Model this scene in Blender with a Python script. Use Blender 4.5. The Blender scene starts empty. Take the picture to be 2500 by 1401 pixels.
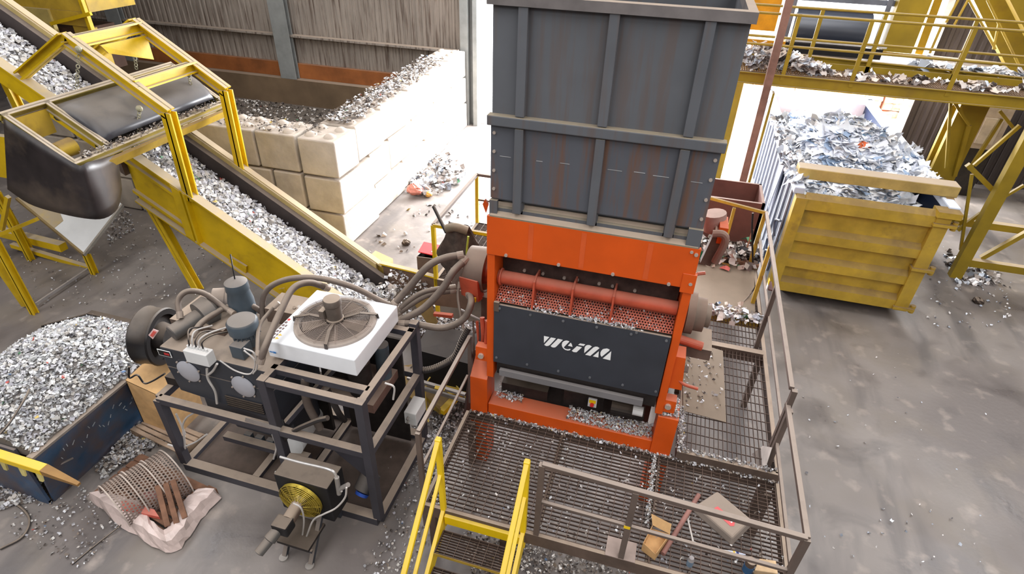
import bpy, math, random
import numpy as np
from mathutils import Vector, Matrix, Quaternion
random.seed(7); rng = np.random.default_rng(7)
S = bpy.context.scene
C = S.collection
PI = math.pi

# ------------------------------------------------------------------ camera, world, lights, exposure
CAMH, FPX = 6.4, 1414.5
_w = np.array([2.1445, .3191, -.1320]); _a = np.linalg.norm(_w); _k = _w/_a
_K = np.array([[0, -_k[2], _k[1]], [_k[2], 0, -_k[0]], [-_k[1], _k[0], 0]])
RC = np.eye(3) + math.sin(_a)*_K + (1-math.cos(_a))*_K@_K
cd = bpy.data.cameras.new('camera'); cam = bpy.data.objects.new('camera', cd); C.objects.link(cam)
cd.sensor_width = 36; cd.lens = FPX/2500*36; cd.clip_end = 300
cam.matrix_world = Matrix((( RC[0][0], -RC[1][0], -RC[2][0], 0), (RC[0][1], -RC[1][1], -RC[2][1], 0),
                           (RC[0][2], -RC[1][2], -RC[2][2], CAMH), (0, 0, 0, 1)))
S.camera = cam
S.view_settings.view_transform = 'Standard'; S.view_settings.look = 'None'
S.view_settings.exposure = 0.0; S.view_settings.gamma = 1.0; S.view_settings.use_curve_mapping = False

W = bpy.data.worlds.new('World'); S.world = W; W.use_nodes = True
bg = W.node_tree.nodes['Background']; bg.inputs[0].default_value = (.93, .96, 1, 1); bg.inputs[1].default_value = 11.0

def area(name, loc, rot, sx, sy, power, col=(1, 1, 1)):
    l = bpy.data.lights.new(name, 'AREA'); l.shape = 'RECTANGLE'; l.size = sx; l.size_y = sy; l.energy = power; l.color = col
    o = bpy.data.objects.new(name, l); C.objects.link(o); o.location = loc; o.rotation_euler = rot; return o
# unseen fill lamps added in rows under the ceiling and cool daylight through the open door
for lx in (-12.0, -4.5, 3.0, 10.5):
    for ly in (-4.5, 2.0, 9.0, 15.0):
        area('ceiling_fill', (lx, ly, 9.6), (0, 0, 0), 3.5, 5.5, 350 if ly > 0 else 480, (.985, .985, 1.0))
area('door_daylight', (0, 18.7, 3.3), (math.radians(-48), 0, 0), 11.8, 4.6, 7800, (.95, .97, 1))

# ------------------------------------------------------------------ picture point -> place
def ray(x, y): return RC.T @ np.array([x-1250, y-700.5, FPX])
def az(x, y, z): d = ray(x, y); t = (z-CAMH)/d[2]; return Vector((d[0]*t, d[1]*t, z))
def ay(x, y, Y): d = ray(x, y); t = Y/d[1]; return Vector((d[0]*t, Y, CAMH+d[2]*t))
def ax(x, y, X): d = ray(x, y); t = X/d[0]; return Vector((X, d[1]*t, CAMH+d[2]*t))
def V(*a): return Vector(a)

# ------------------------------------------------------------------ materials
def lin(c): return tuple(((v/255)/12.92 if v/255 <= .04045 else ((v/255+.055)/1.055)**2.4) for v in c)+(1,)
DUST = (158, 141, 124)
_mats = {}
def M(name, col, rough=.6, metal=0., dust=0., var=.18, scale=3., rust=0., streak=0., attr=False, bump=0., dustcol=DUST, rustcol=(96, 58, 38), spec=.4, grime=0.):
    if name in _mats: return _mats[name]
    m = bpy.data.materials.new(name); m.use_nodes = True; nt = m.node_tree; N = nt.nodes; L = nt.links
    b = N['Principled BSDF']; b.inputs['Roughness'].default_value = rough; b.inputs['Metallic'].default_value = metal
    b.inputs['Specular IOR Level'].default_value = spec
    tc = N.new('ShaderNodeNewGeometry')
    def noise(sc, det=4, vec=None, rgh=.6):
        n = N.new('ShaderNodeTexNoise'); n.inputs['Scale'].default_value = sc; n.inputs['Detail'].default_value = det; n.inputs['Roughness'].default_value = rgh
        L.new(vec if vec else tc.outputs['Position'], n.inputs['Vector']); return n.outputs['Fac']
    def ramp(v, a, b_, o0=0., o1=1.):
        r = N.new('ShaderNodeMapRange'); r.inputs[1].default_value = a; r.inputs[2].default_value = b_; r.inputs[3].default_value = o0; r.inputs[4].default_value = o1
        L.new(v, r.inputs[0]); return r.outputs[0]
    def mix(f, a, c, mode='MIX'):
        x = N.new('ShaderNodeMix'); x.data_type = 'RGBA'; x.blend_type = mode
        for i, v in ((0, f), (6, a), (7, c)):
            if isinstance(v, (tuple, list, float, int)): x.inputs[i].default_value = v
            else: L.new(v, x.inputs[i])
        return x.outputs[2]
    def mul(a, c):
        x = N.new('ShaderNodeMath'); x.operation = 'MULTIPLY'
        for i, v in enumerate((a, c)):
            if isinstance(v, (float, int)): x.inputs[i].default_value = v
            else: L.new(v, x.inputs[i])
        return x.outputs[0]
    base = lin(col)
    if attr:
        at = N.new('ShaderNodeAttribute'); at.attribute_name = 'Col'; cur = at.outputs['Color']
    else:
        dk = tuple(v*(1-var*1.6) for v in base[:3])+(1,); lt = tuple(min(1, v*(1+var)) for v in base[:3])+(1,)
        cur = mix(ramp(noise(scale), .3, .7), dk, lt)
    if rust > 0: cur = mix(mul(ramp(noise(scale*1.7, 6), .62-.25*rust, .72), min(1., rust*1.6)), cur, lin(rustcol))
    if streak > 0:
        mp = N.new('ShaderNodeMapping'); mp.inputs['Scale'].default_value = (9, 9, .55); L.new(tc.outputs['Position'], mp.inputs[0])
        cur = mix(mul(ramp(noise(1.3, 4, mp.outputs[0]), .5, .66), streak), cur, lin(rustcol))
    if grime > 0: cur = mix(mul(ramp(noise(1.1, 5), .45, .7), grime), cur, lin((98, 84, 70)))
    if dust > 0:
        sp = N.new('ShaderNodeSeparateXYZ'); L.new(tc.outputs['Normal'], sp.inputs[0])
        up = ramp(sp.outputs['Z'], .35, .8); d1 = mul(mul(up, ramp(noise(5.5, 5), .2, .5, .6, 1.)), dust)
        cur = mix(d1, cur, lin(dustcol))
        rr = N.new('ShaderNodeMapRange'); rr.inputs[3].default_value = rough; rr.inputs[4].default_value = .95; L.new(d1, rr.inputs[0]); L.new(rr.outputs[0], b.inputs['Roughness'])
    L.new(cur, b.inputs['Base Color'])
    if bump > 0:
        bp = N.new('ShaderNodeBump'); bp.inputs['Strength'].default_value = bump; bp.inputs['Distance'].default_value = .02
        L.new(noise(scale*6, 5), bp.inputs['Height']); L.new(bp.outputs[0], b.inputs['Normal'])
    _mats[name] = m; return m

YEL = M('yellow_paint', (204, 168, 14), .45, dustcol=(166, 150, 124), dust=1., var=.12, scale=2.2, rust=.16, rustcol=(120, 92, 40), bump=.1)
YELC = M('weathered_yellow', (184, 152, 50), .55, dustcol=(112, 90, 62), dust=.85, var=.16, scale=2., rust=.25, rustcol=(110, 84, 52), grime=.35, bump=.15)
YELD = M('walkway_yellow', (150, 124, 26), .55, dust=.75, var=.14, scale=1.5, rust=.2, rustcol=(110, 80, 40))
YELB = M('bright_yellow', (238, 200, 12), .4, dust=.35, var=.05, scale=3., rust=.06, rustcol=(120, 92, 40))
ORG = M('orange_paint', (206, 80, 14), .42, dust=.55, var=.07, scale=2., dustcol=(166, 110, 88))
ORGD = M('dusty_orange', (176, 74, 48), .6, dust=.5, var=.15, scale=5., dustcol=(160, 110, 92))
GRYH = M('hopper_grey', (90, 92, 96), .5, dust=.9, var=.07, scale=1.5, streak=.42, rustcol=(96, 76, 64), spec=.35, dustcol=(140, 128, 108))
DARK = M('anthracite_paint', (54, 57, 64), .4, dust=.8, var=.1, scale=2.5)
BLK = M('black_rubber', (30, 29, 31), .55, dust=.5, var=.2, scale=3., spec=.3)
BLKD = M('dusty_black_rubber', (44, 38, 36), .7, dust=.75, var=.2, scale=3.)
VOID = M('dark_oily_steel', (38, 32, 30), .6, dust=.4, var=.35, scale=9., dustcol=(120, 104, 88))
BRN = M('dusty_brown_steel', (92, 76, 66), .7, dust=.85, var=.2, scale=4.)
GRAT = M('grating_steel', (74, 58, 50), .65, dust=.3, var=.25, scale=6., dustcol=(124, 104, 90))
RAIL = M('rail_steel', (102, 88, 80), .5, dust=.85, var=.12, scale=3., dustcol=(160, 146, 134), metal=.1)
HOSE = M('dusty_hose', (96, 84, 76), .75, dust=.7, var=.15, scale=8., dustcol=(146, 132, 118))
HOSEB = M('black_hose', (46, 42, 42), .6, dust=.6, var=.15, scale=8.)
STL = M('bare_steel', (176, 172, 168), .35, metal=.7, dust=.3, var=.1, scale=9.)
GALV = M('galvanised_steel', (168, 164, 162), .5, dust=.5, metal=.3, var=.1, scale=5.)
WHT = M('white_paint', (232, 234, 236), .4, dust=.12, var=.03, scale=3., grime=.08)
WBOX = M('white_plastic', (214, 214, 212), .45, dust=.3, var=.05)
CONC = M('block_concrete', (184, 174, 162), .85, dust=.5, var=.14, scale=1.6, grime=.3, bump=.4, dustcol=(176, 160, 146))
KRAFT = M('cardboard', (206, 164, 112), .85, var=.12, scale=6., grime=.25)
WOOD = M('pallet_wood', (150, 124, 100), .85, var=.25, scale=7., dust=.4)
WOODD = M('dark_wood', (118, 84, 64), .85, var=.25, scale=7.)
BLUE = M('scuffed_blue_paint', (48, 78, 108), .45, dust=.5, var=.3, scale=1.3, rust=.95, rustcol=(98, 78, 66), bump=.2)
NAVY = M('navy_container_paint', (12, 27, 54), .5, dust=.3, var=.1, scale=2.)
LILAC = M('pale_container_paint', (196, 206, 222), .5, dust=.5, var=.08, dustcol=(214, 212, 214))
RUST = M('rusty_plate', (146, 86, 42), .85, var=.25, scale=1.2, dust=.3)
BKICK = M('brown_kick_wall', (112, 92, 70), .85, var=.18, scale=.9, dust=.5)
GREYP = M('pump_grey', (84, 82, 80), .45, dust=.4, var=.12, scale=7.)
MOTB = M('motor_blue_grey', (70, 80, 88), .4, dust=.45, var=.08, scale=7.)
GOLD = M('yellow_passivated_wire', (196, 172, 70), .35, metal=.6, var=.2)
RED = M('red_panel', (214, 46, 48), .5, var=.06)
GRN = M('green_tray', (22, 104, 72), .5, var=.1, dust=.3)
CASE = M('grey_tool_case', (134, 122, 112), .7, dust=.5, var=.08)
TEXW = M('lettering_white', (240, 240, 238), .5, var=.0)
TEXK = M('lettering_black', (22, 20, 20), .5, var=.0)
CHIP = M('plastic_flakes', (200, 200, 200), .55, attr=True, spec=.35)
FILM = M('crumpled_film', (230, 230, 235), .5, attr=True, spec=.4)
BOLT = M('bolt_head', (190, 176, 164), .4, metal=.4, var=.05)
CORR = M('corrugated_cladding', (150, 140, 130), .6, var=.1, scale=.7, streak=.85, rustcol=(84, 68, 58), dust=.8)
CORRD = M('dark_cladding', (70, 62, 60), .7, var=.12, scale=.7, streak=.35, rustcol=(64, 54, 48))
COLG = M('column_grey', (134, 136, 134), .5, dust=.8, var=.1)
SKIN = M('washed_copper_bales', (226, 170, 140), .8, var=.3, scale=4.)
PINK = M('pink_brown_board', (164, 122, 110), .8, var=.08)
CLOTH = M('dirty_dark_cloth', (70, 58, 50), .9, var=.3, scale=9., dust=.5)
WRAP = M('dusty_wrap_film', (206, 186, 178), .35, var=.12, scale=6., spec=.6)
SILV = M('silver_beam', (150, 148, 150), .35, metal=.5, dust=.3, var=.05)

def mat_floor():
    m = bpy.data.materials.new('hall_floor_concrete'); m.use_nodes = True; nt = m.node_tree; N = nt.nodes; L = nt.links; b = N['Principled BSDF']
    g = N.new('ShaderNodeNewGeometry')
    def nz(sc, det=5, sv=(1, 1, 1), rot=0, dist=0.):
        mp = N.new('ShaderNodeMapping'); mp.inputs['Scale'].default_value = sv; mp.inputs['Rotation'].default_value = (0, 0, rot); L.new(g.outputs['Position'], mp.inputs[0])
        n = N.new('ShaderNodeTexNoise'); n.inputs['Scale'].default_value = sc; n.inputs['Detail'].default_value = det; n.inputs['Distortion'].default_value = dist
        L.new(mp.outputs[0], n.inputs['Vector']); return n.outputs['Fac']
    def rp(v, a, c, o0=0., o1=1.):
        r = N.new('ShaderNodeMapRange'); r.inputs[1].default_value = a; r.inputs[2].default_value = c; r.inputs[3].default_value = o0; r.inputs[4].default_value = o1; L.new(v, r.inputs[0]); return r.outputs[0]
    def mx(f, a, c):
        x = N.new('ShaderNodeMix'); x.data_type = 'RGBA'
        for i, v in ((0, f), (6, a), (7, c)):
            if isinstance(v, (tuple, float)): x.inputs[i].default_value = v
            else: L.new(v, x.inputs[i])
        return x.outputs[2]
    c = mx(rp(nz(.45, 3), .35, .65), lin((104, 96, 92)), lin((134, 126, 120)))
    c = mx(rp(nz(.8, 5, dist=.8), .5, .68, 0, .5), c, lin((118, 108, 96)))             # tan dust
    c = mx(rp(nz(1.1, 6, dist=.6), .52, .72, 0, .75), c, lin((84, 78, 76)))          # oily patches
    c = mx(rp(nz(1.5, 5, (1, .2, 1), -.75, .3), .55, .68, 0, .6), c, lin((74, 70, 70)))  # tyre tracks
    c = mx(rp(nz(3.2, 6), .58, .75, 0, .5), c, lin((172, 158, 146)))                    # dust
    L.new(c, b.inputs['Base Color'])
    L.new(rp(nz(1.1, 6, dist=.6), .35, .7, .5, .26), b.inputs['Roughness']); b.inputs['Specular IOR Level'].default_value = .6
    bp = N.new('ShaderNodeBump'); bp.inputs['Strength'].default_value = .12; bp.inputs['Distance'].default_value = .02
    L.new(nz(14, 5), bp.inputs['Height']); L.new(bp.outputs[0], b.inputs['Normal'])
    return m
FLOOR = mat_floor()

def mat_holes(name, base, sc, rad, coord='UV'):
    """sheet metal with round punched holes (staggered rows) that one can see through"""
    m = M(name, base, .55, dust=.35, var=.15, scale=6., dustcol=(150, 104, 88) if base[0] > 150 else DUST)
    m = m.copy(); m.name = name+'_punched'; nt = m.node_tree; N = nt.nodes; L = nt.links
    uv = N.new('ShaderNodeUVMap'); vm = N.new('ShaderNodeVectorMath'); vm.operation = 'SCALE'; vm.inputs['Scale'].default_value = sc; L.new(uv.outputs[0], vm.inputs[0])
    sp = N.new('ShaderNodeSeparateXYZ'); L.new(vm.outputs[0], sp.inputs[0])
    def ma(op, a, c=0.):
        x = N.new('ShaderNodeMath'); x.operation = op
        for i, v in enumerate((a, c)):
            if isinstance(v, (float, int)): x.inputs[i].default_value = v
            else: L.new(v, x.inputs[i])
        return x.outputs[0]
    row = ma('FLOOR', sp.outputs[1]); off = ma('MULTIPLY', ma('MODULO', row, 2.), .5)
    fx = ma('SUBTRACT', ma('FRACT', ma('ADD', sp.outputs[0], off)), .5); fy = ma('SUBTRACT', ma('FRACT', sp.outputs[1]), .5)
    d = ma('ADD', ma('MULTIPLY', fx, fx), ma('MULTIPLY', fy, fy)); hole = ma('LESS_THAN', d, rad*rad)
    tr = N.new('ShaderNodeBsdfTransparent'); ms = N.new('ShaderNodeMixShader'); L.new(hole, ms.inputs[0]); L.new(N['Principled BSDF'].outputs[0], ms.inputs[1]); L.new(tr.outputs[0], ms.inputs[2])
    L.new(ms.outputs[0], N['Material Output'].inputs[0]); return m

# ------------------------------------------------------------------ mesh building
_wloc = {}
class MB:
    def __init__(s): s.v = []; s.f = []; s.uv = None
    def add(s, vs, fs):
        n = len(s.v); s.v += [tuple(v) for v in vs]; s.f += [tuple(i+n for i in f) for f in fs]; return s
    def box(s, a, b):
        (x0, y0, z0), (x1, y1, z1) = a, b
        x0, x1 = min(x0, x1), max(x0, x1); y0, y1 = min(y0, y1), max(y0, y1); z0, z1 = min(z0, z1), max(z0, z1)
        return s.add([(x0,y0,z0),(x1,y0,z0),(x1,y1,z0),(x0,y1,z0),(x0,y0,z1),(x1,y0,z1),(x1,y1,z1),(x0,y1,z1)],
                     [(0,3,2,1),(4,5,6,7),(0,1,5,4),(1,2,6,5),(2,3,7,6),(3,0,4,7)])
    def hexa(s, p): return s.add(p, [(0,3,2,1),(4,5,6,7),(0,1,5,4),(1,2,6,5),(2,3,7,6),(3,0,4,7)])
    def bar(s, a, b, w, h, up=(0,0,1)):
        a, b = Vector(a), Vector(b); d = (b-a).normalized(); up = Vector(up)
        if abs(d.dot(up)) > .98: up = Vector((0,1,0)) if abs(d.y) < .9 else Vector((1,0,0))
        sx = d.cross(up).normalized()*w/2; sz = sx.cross(d).normalized()*h/2
        return s.add([a-sx-sz, a+sx-sz, a+sx+sz, a-sx+sz, b-sx-sz, b+sx-sz, b+sx+sz, b-sx+sz],
                     [(0,1,2,3),(7,6,5,4),(0,4,5,1),(1,5,6,2),(2,6,7,3),(3,7,4,0)])
    def chan(s, a, b, w, h, t=.02, up=(0,0,1), side=1):
        """channel / I-beam look: web plus two flanges"""
        a, b = Vector(a), Vector(b); d = (b-a).normalized(); up = Vector(up)
        sx = d.cross(up).normalized(); sz = sx.cross(d).normalized()
        s.bar(a, b, t, h, sz); s.bar(a+sz*(h/2-t/2)+sx*side*w/2*0, b+sz*(h/2-t/2), w, t, sz); s.bar(a-sz*(h/2-t/2), b-sz*(h/2-t/2), w, t, sz); return s
    def cyl(s, a, b, r0, r1=None, n=16, caps=True):
        a, b = Vector(a), Vector(b); r1 = r0 if r1 is None else r1; d = (b-a).normalized()
        u = d.orthogonal().normalized(); w = d.cross(u); k = len(s.v)
        for p, r in ((a, r0), (b, r1)):
            for i in range(n):
                t = 2*PI*i/n; s.v.append(tuple(p+(u*math.cos(t)+w*math.sin(t))*r))
        s.f += [(k+i, k+(i+1) % n, k+n+(i+1) % n, k+n+i) for i in range(n)]
        if caps: s.f += [tuple(k+n-1-i for i in range(n)), tuple(k+n+i for i in range(n))]
        return s
    def lathe(s, c, axis, prof, n=24, caps=True):
        c = Vector(c); d = Vector(axis).normalized(); u = d.orthogonal().normalized(); w = d.cross(u); k = len(s.v)
        for h, r in prof:
            for i in range(n):
                t = 2*PI*i/n; s.v.append(tuple(c+d*h+(u*math.cos(t)+w*math.sin(t))*r))
        m = len(prof)
        for j in range(m-1): s.f += [(k+j*n+i, k+j*n+(i+1) % n, k+(j+1)*n+(i+1) % n, k+(j+1)*n+i) for i in range(n)]
        if caps: s.f += [tuple(k+n-1-i for i in range(n)), tuple(k+(m-1)*n+i for i in range(n))]
        return s
    def tube(s, pts, r, n=8, smooth=True, sub=6, caps=True):
        P = [Vector(p) for p in pts]
        if smooth and len(P) > 2:
            Q = [P[0]*2-P[1]]+P+[P[-1]*2-P[-2]]; out = []
            for i in range(1, len(Q)-2):
                for k in range(sub):
                    t = k/sub; p0, p1, p2, p3 = Q[i-1], Q[i], Q[i+1], Q[i+2]
                    out.append(.5*((2*p1)+(p2-p0)*t+(2*p0-5*p1+4*p2-p3)*t*t+(3*p1-p0-3*p2+p3)*t**3))
            P = out+[P[-1]]
        d0 = (P[1]-P[0]).normalized(); u = d0.orthogonal().normalized(); k = len(s.v)
        for i, p in enumerate(P):
            d = ((P[min(i+1, len(P)-1)]-P[max(i-1, 0)])).normalized(); u = (u-d*u.dot(d)).normalized(); w = d.cross(u)
            rr = r[min(i, len(r)-1)] if isinstance(r, list) else r
            for j in range(n):
                t = 2*PI*j/n; s.v.append(tuple(p+(u*math.cos(t)+w*math.sin(t))*rr))
        for i in range(len(P)-1): s.f += [(k+i*n+j, k+i*n+(j+1) % n, k+(i+1)*n+(j+1) % n, k+(i+1)*n+j) for j in range(n)]
        if caps: s.f += [tuple(k+n-1-j for j in range(n)), tuple(k+(len(P)-1)*n+j for j in range(n))]
        return s
    def plate(s, pts, t):
        """polygon given by its corner points, thickened along vector t"""
        t = Vector(t); P = [Vector(p) for p in pts]; n = len(P); k = len(s.v)
        s.v += [tuple(p) for p in P]+[tuple(p+t) for p in P]
        s.f += [tuple(k+i for i in range(n)), tuple(k+2*n-1-i for i in range(n))]+[(k+i, k+n+i, k+n+(i+1) % n, k+(i+1) % n) for i in range(n)]
        return s
    def torus(s, c, axis, R, r, n=32, m=8, a0=0, a1=2*PI):
        c = Vector(c); d = Vector(axis).normalized(); u = d.orthogonal().normalized(); w = d.cross(u)
        full = abs(a1-a0-2*PI) < 1e-6
        pts = [c+(u*math.cos(a0+(a1-a0)*i/n)+w*math.sin(a0+(a1-a0)*i/n))*R for i in range(n+1)]
        return s.tube(pts, r, m, smooth=False)
    def sphere(s, c, r, n=12, m=8, sq=(1,1,1)):
        c = Vector(c); k = len(s.v)
        for j in range(m+1):
            t = PI*j/m
            for i in range(n):
                p = 2*PI*i/n; s.v.append((c.x+r*sq[0]*math.sin(t)*math.cos(p), c.y+r*sq[1]*math.sin(t)*math.sin(p), c.z+r*sq[2]*math.cos(t)))
        for j in range(m): s.f += [(k+j*n+i, k+(j+1)*n+i, k+(j+1)*n+(i+1) % n, k+j*n+(i+1) % n) for i in range(n)]
        return s
    def build(s, name, mat, parent=None, smooth=False, bevel=0., loc=None, uv=None, cols=None):
        a = np.array(s.v, float); c = (a.min(0)+a.max(0))/2
        if loc is not None: c = np.array(loc, float)
        me = bpy.data.meshes.new(name); me.from_pydata((a-c).tolist(), [], s.f); me.materials.append(mat)
        if cols is not None:
            at = me.color_attributes.new('Col', 'FLOAT_COLOR', 'POINT'); at.data.foreach_set('color', np.asarray(cols, np.float32).ravel())
        if uv is not None:
            ul = me.uv_layers.new(name='UVMap'); li = np.zeros(len(me.loops), np.int32); me.loops.foreach_get('vertex_index', li)
            ul.data.foreach_set('uv', np.asarray(uv, np.float32)[li].ravel())
        me.update()
        if not smooth or True:
            import bmesh
            bm = bmesh.new(); bm.from_mesh(me)
            if uv is None and cols is None: bmesh.ops.recalc_face_normals(bm, faces=bm.faces)
            bm.to_mesh(me); bm.free()
        if smooth:
            me.shade_smooth() if hasattr(me, 'shade_smooth') else None
            try: me.set_sharp_from_angle(angle=math.radians(40))
            except Exception: pass
        o = bpy.data.objects.new(name, me); C.objects.link(o)
        if parent is not None:
            o.parent = parent; o.location = Vector(c)-_wloc[parent.name]
        else: o.location = Vector(c)
        _wloc[o.name] = Vector(c)
        if bevel: bv = o.modifiers.new('edge_bevel', 'BEVEL'); bv.width = bevel; bv.segments = 2; bv.limit_method = 'ANGLE'
        return o

def tag(o, label, cat, group=None, kind=None):
    o['label'] = label; o['category'] = cat
    if group: o['group'] = group
    if kind: o['kind'] = kind
    return o
def T(name, label, cat, loc=(0,0,0), group=None):
    o = bpy.data.objects.new(name, None); C.objects.link(o); o.location = loc; o.empty_display_size = .2
    _wloc[o.name] = Vector(loc); return tag(o, label, cat, group)
def struct(o): o['kind'] = 'structure'; return o
def dup(root, loc, rotz=0, label=None, group=None):
    r = root.copy(); C.objects.link(r); r.location = loc; r.rotation_euler = (0, 0, rotz); _wloc[r.name] = Vector(loc)
    if label: r['label'] = label
    if group: r['group'] = group
    for ch in list(root.children):
        c = ch.copy(); C.objects.link(c); c.parent = r
        for g in ch.children:
            d = g.copy(); C.objects.link(d); d.parent = c
    return r
def catm(pts): return pts

PAL_W = [(214,212,214),(232,232,234),(184,182,184),(160,158,160),(132,126,120),(190,184,176),(206,202,196),(176,174,180),(222,220,216)]
PAL_D = [(120,108,98),(150,138,126),(88,78,72),(190,182,174),(214,208,202),(66,58,54),(134,118,104)]
ACC = [(176,84,74),(80,128,92),(92,116,148),(196,170,96),(50,48,50)]
def flakes(name, pts, size, pal, mat, label=None, cat=None, parent=None, tilt=.6, acc=.008, curl=.5, asp=(.5, 1.1), smin=.5, extra=None, kind='stuff', norm=None):
    """many small bent flakes as one object; pts (n,3) are the places they lie at"""
    pts = np.asarray(pts, float); n = len(pts)
    ang = rng.uniform(0, 2*PI, n); L_ = size*rng.uniform(smin, 1.4, n); Wd = L_*rng.uniform(asp[0], asp[1], n)
    nz = np.stack([rng.normal(0, tilt, n), rng.normal(0, tilt, n), np.ones(n)], 1)
    if norm is not None: nz[:, :2] += np.asarray(norm)[:2]
    nz /= np.linalg.norm(nz, axis=1)[:, None]
    u = np.stack([np.cos(ang), np.sin(ang), np.zeros(n)], 1); u -= nz*(u*nz).sum(1)[:, None]; u /= np.linalg.norm(u, axis=1)[:, None]; w = np.cross(nz, u)
    cz = (rng.uniform(-curl, curl, n)*L_)[:, None]*nz
    vs = np.empty((n, 6, 3))
    hu = u*L_[:, None]/2; hw = w*Wd[:, None]/2; jit = lambda: rng.uniform(.55, 1.15, (n, 1))
    vs[:, 0] = pts-hu*jit()-hw*jit(); vs[:, 1] = pts-hw*jit()+cz; vs[:, 2] = pts+hu*jit()-hw*jit()
    vs[:, 3] = pts+hu*jit()+hw*jit(); vs[:, 4] = pts+hw*jit()+cz; vs[:, 5] = pts-hu*jit()+hw*jit()
    P = np.array([lin(c)[:3] for c in pal]); col = P[rng.integers(0, len(P), n)]*rng.uniform(.62, 1.02, (n, 1))
    if acc > 0:
        A = np.array([lin(c)[:3] for c in ACC]); k = rng.random(n) < acc; col[k] = A[rng.integers(0, len(A), k.sum())]
    cols = np.ones((n, 6, 4)); cols[:, :, :3] = np.clip(col, 0, 1)[:, None, :]
    b = MB(); b.v = vs.reshape(-1, 3).tolist(); idx = (np.arange(n)*6)[:, None]
    b.f = np.concatenate([idx+np.array([0, 1, 4, 5]), idx+np.array([1, 2, 3, 4])]).tolist(); cc = cols.reshape(-1, 4)
    if extra is not None:                     # the solid heap the flakes lie on
        ev, ef, ec = extra; k = len(b.v); b.v = b.v+[tuple(v) for v in ev]; b.f = b.f+[tuple(i+k for i in f) for f in ef]
        e = np.ones((len(ev), 4)); e[:, :3] = lin(ec)[:3]; cc = np.concatenate([cc, e])
    o = b.build(name, mat, parent, cols=cc)
    if label: tag(o, label, cat)
    if kind: o['kind'] = kind
    return o
def heap(x0, x1, y0, y1, h, nx, ny, z0=None):
    xs = np.linspace(x0, x1, nx); ys = np.linspace(y0, y1, ny); vs = [(x, y, h(x, y)) for y in ys for x in xs]
    fs = [(j*nx+i, j*nx+i+1, (j+1)*nx+i+1, (j+1)*nx+i) for j in range(ny-1) for i in range(nx-1)]
    if z0 is not None:                        # closed skirt and underside
        k = len(vs); ring = [i for i in range(nx)]+[j*nx+nx-1 for j in range(1, ny)]+[(ny-1)*nx+i for i in range(nx-2, -1, -1)]+[j*nx for j in range(ny-2, 0, -1)]
        zf = z0 if callable(z0) else (lambda x, y: z0)
        vs += [(vs[i][0], vs[i][1], zf(vs[i][0], vs[i][1])) for i in ring]; m = len(ring)
        fs += [(ring[i], k+i, k+(i+1) % m, ring[(i+1) % m]) for i in range(m)]+[tuple(k+i for i in range(m))]
    return vs, fs
def bumpy(x, y, a=1., s=1.):
    return a*(.5*math.sin(2.1*x*s+.7)*math.sin(2.7*y*s+1.3)+.3*math.sin(5.3*x*s+1.9*y*s)+.2*math.sin(7.9*y*s-3.1*x*s+2))
def bolts(name, pts, axis, parent, r=.014, h=.012, mat=None):
    for p in pts: MB().cyl(p, Vector(p)+Vector(axis)*h, r, n=8).build(name, mat or BOLT, parent)

def films(name, pts, size, pal, label=None, cat=None, extra=None, rough=.28, fold=.5, kind='stuff'):
    """crumpled sheets of film, each a small grid pushed out of shape"""
    pts = np.asarray(pts, float); n = len(pts); K = 4; b = MB(); cols = []
    P_ = [lin(c)[:3] for c in pal]
    for p in pts:
        L_ = size*random.uniform(.35, 1.3); A = random.uniform(0, 2*PI); tx, ty = random.gauss(0, fold), random.gauss(0, fold); ca, sa = math.cos(A), math.sin(A); asp = random.uniform(.45, 1)
        k = len(b.v); col = random.choice(P_); g_ = random.uniform(.85, 1.1)
        for i in range(K):
            for j in range(K):
                u = (i/(K-1)-.5)*L_*random.uniform(.7, 1.2); v = (j/(K-1)-.5)*L_*asp*random.uniform(.7, 1.2); h = random.gauss(0, rough)*L_*.45+u*tx+v*ty
                b.v.append((p[0]+u*ca-v*sa, p[1]+u*sa+v*ca, p[2]+h)); cols.append((min(1, col[0]*g_), min(1, col[1]*g_), min(1, col[2]*g_), 1))
        b.f += [(k+i*K+j, k+(i+1)*K+j, k+(i+1)*K+j+1, k+i*K+j+1) for i in range(K-1) for j in range(K-1)]
    if extra is not None:
        ev, ef, ec = extra; k = len(b.v); b.v += [tuple(v) for v in ev]; b.f += [tuple(i+k for i in f) for f in ef]; cols += [lin(ec)]*len(ev)
    o = b.build(name, FILM, None, cols=cols, smooth=True)
    if label: tag(o, label, cat)
    if kind: o['kind'] = kind
    return o

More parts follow.
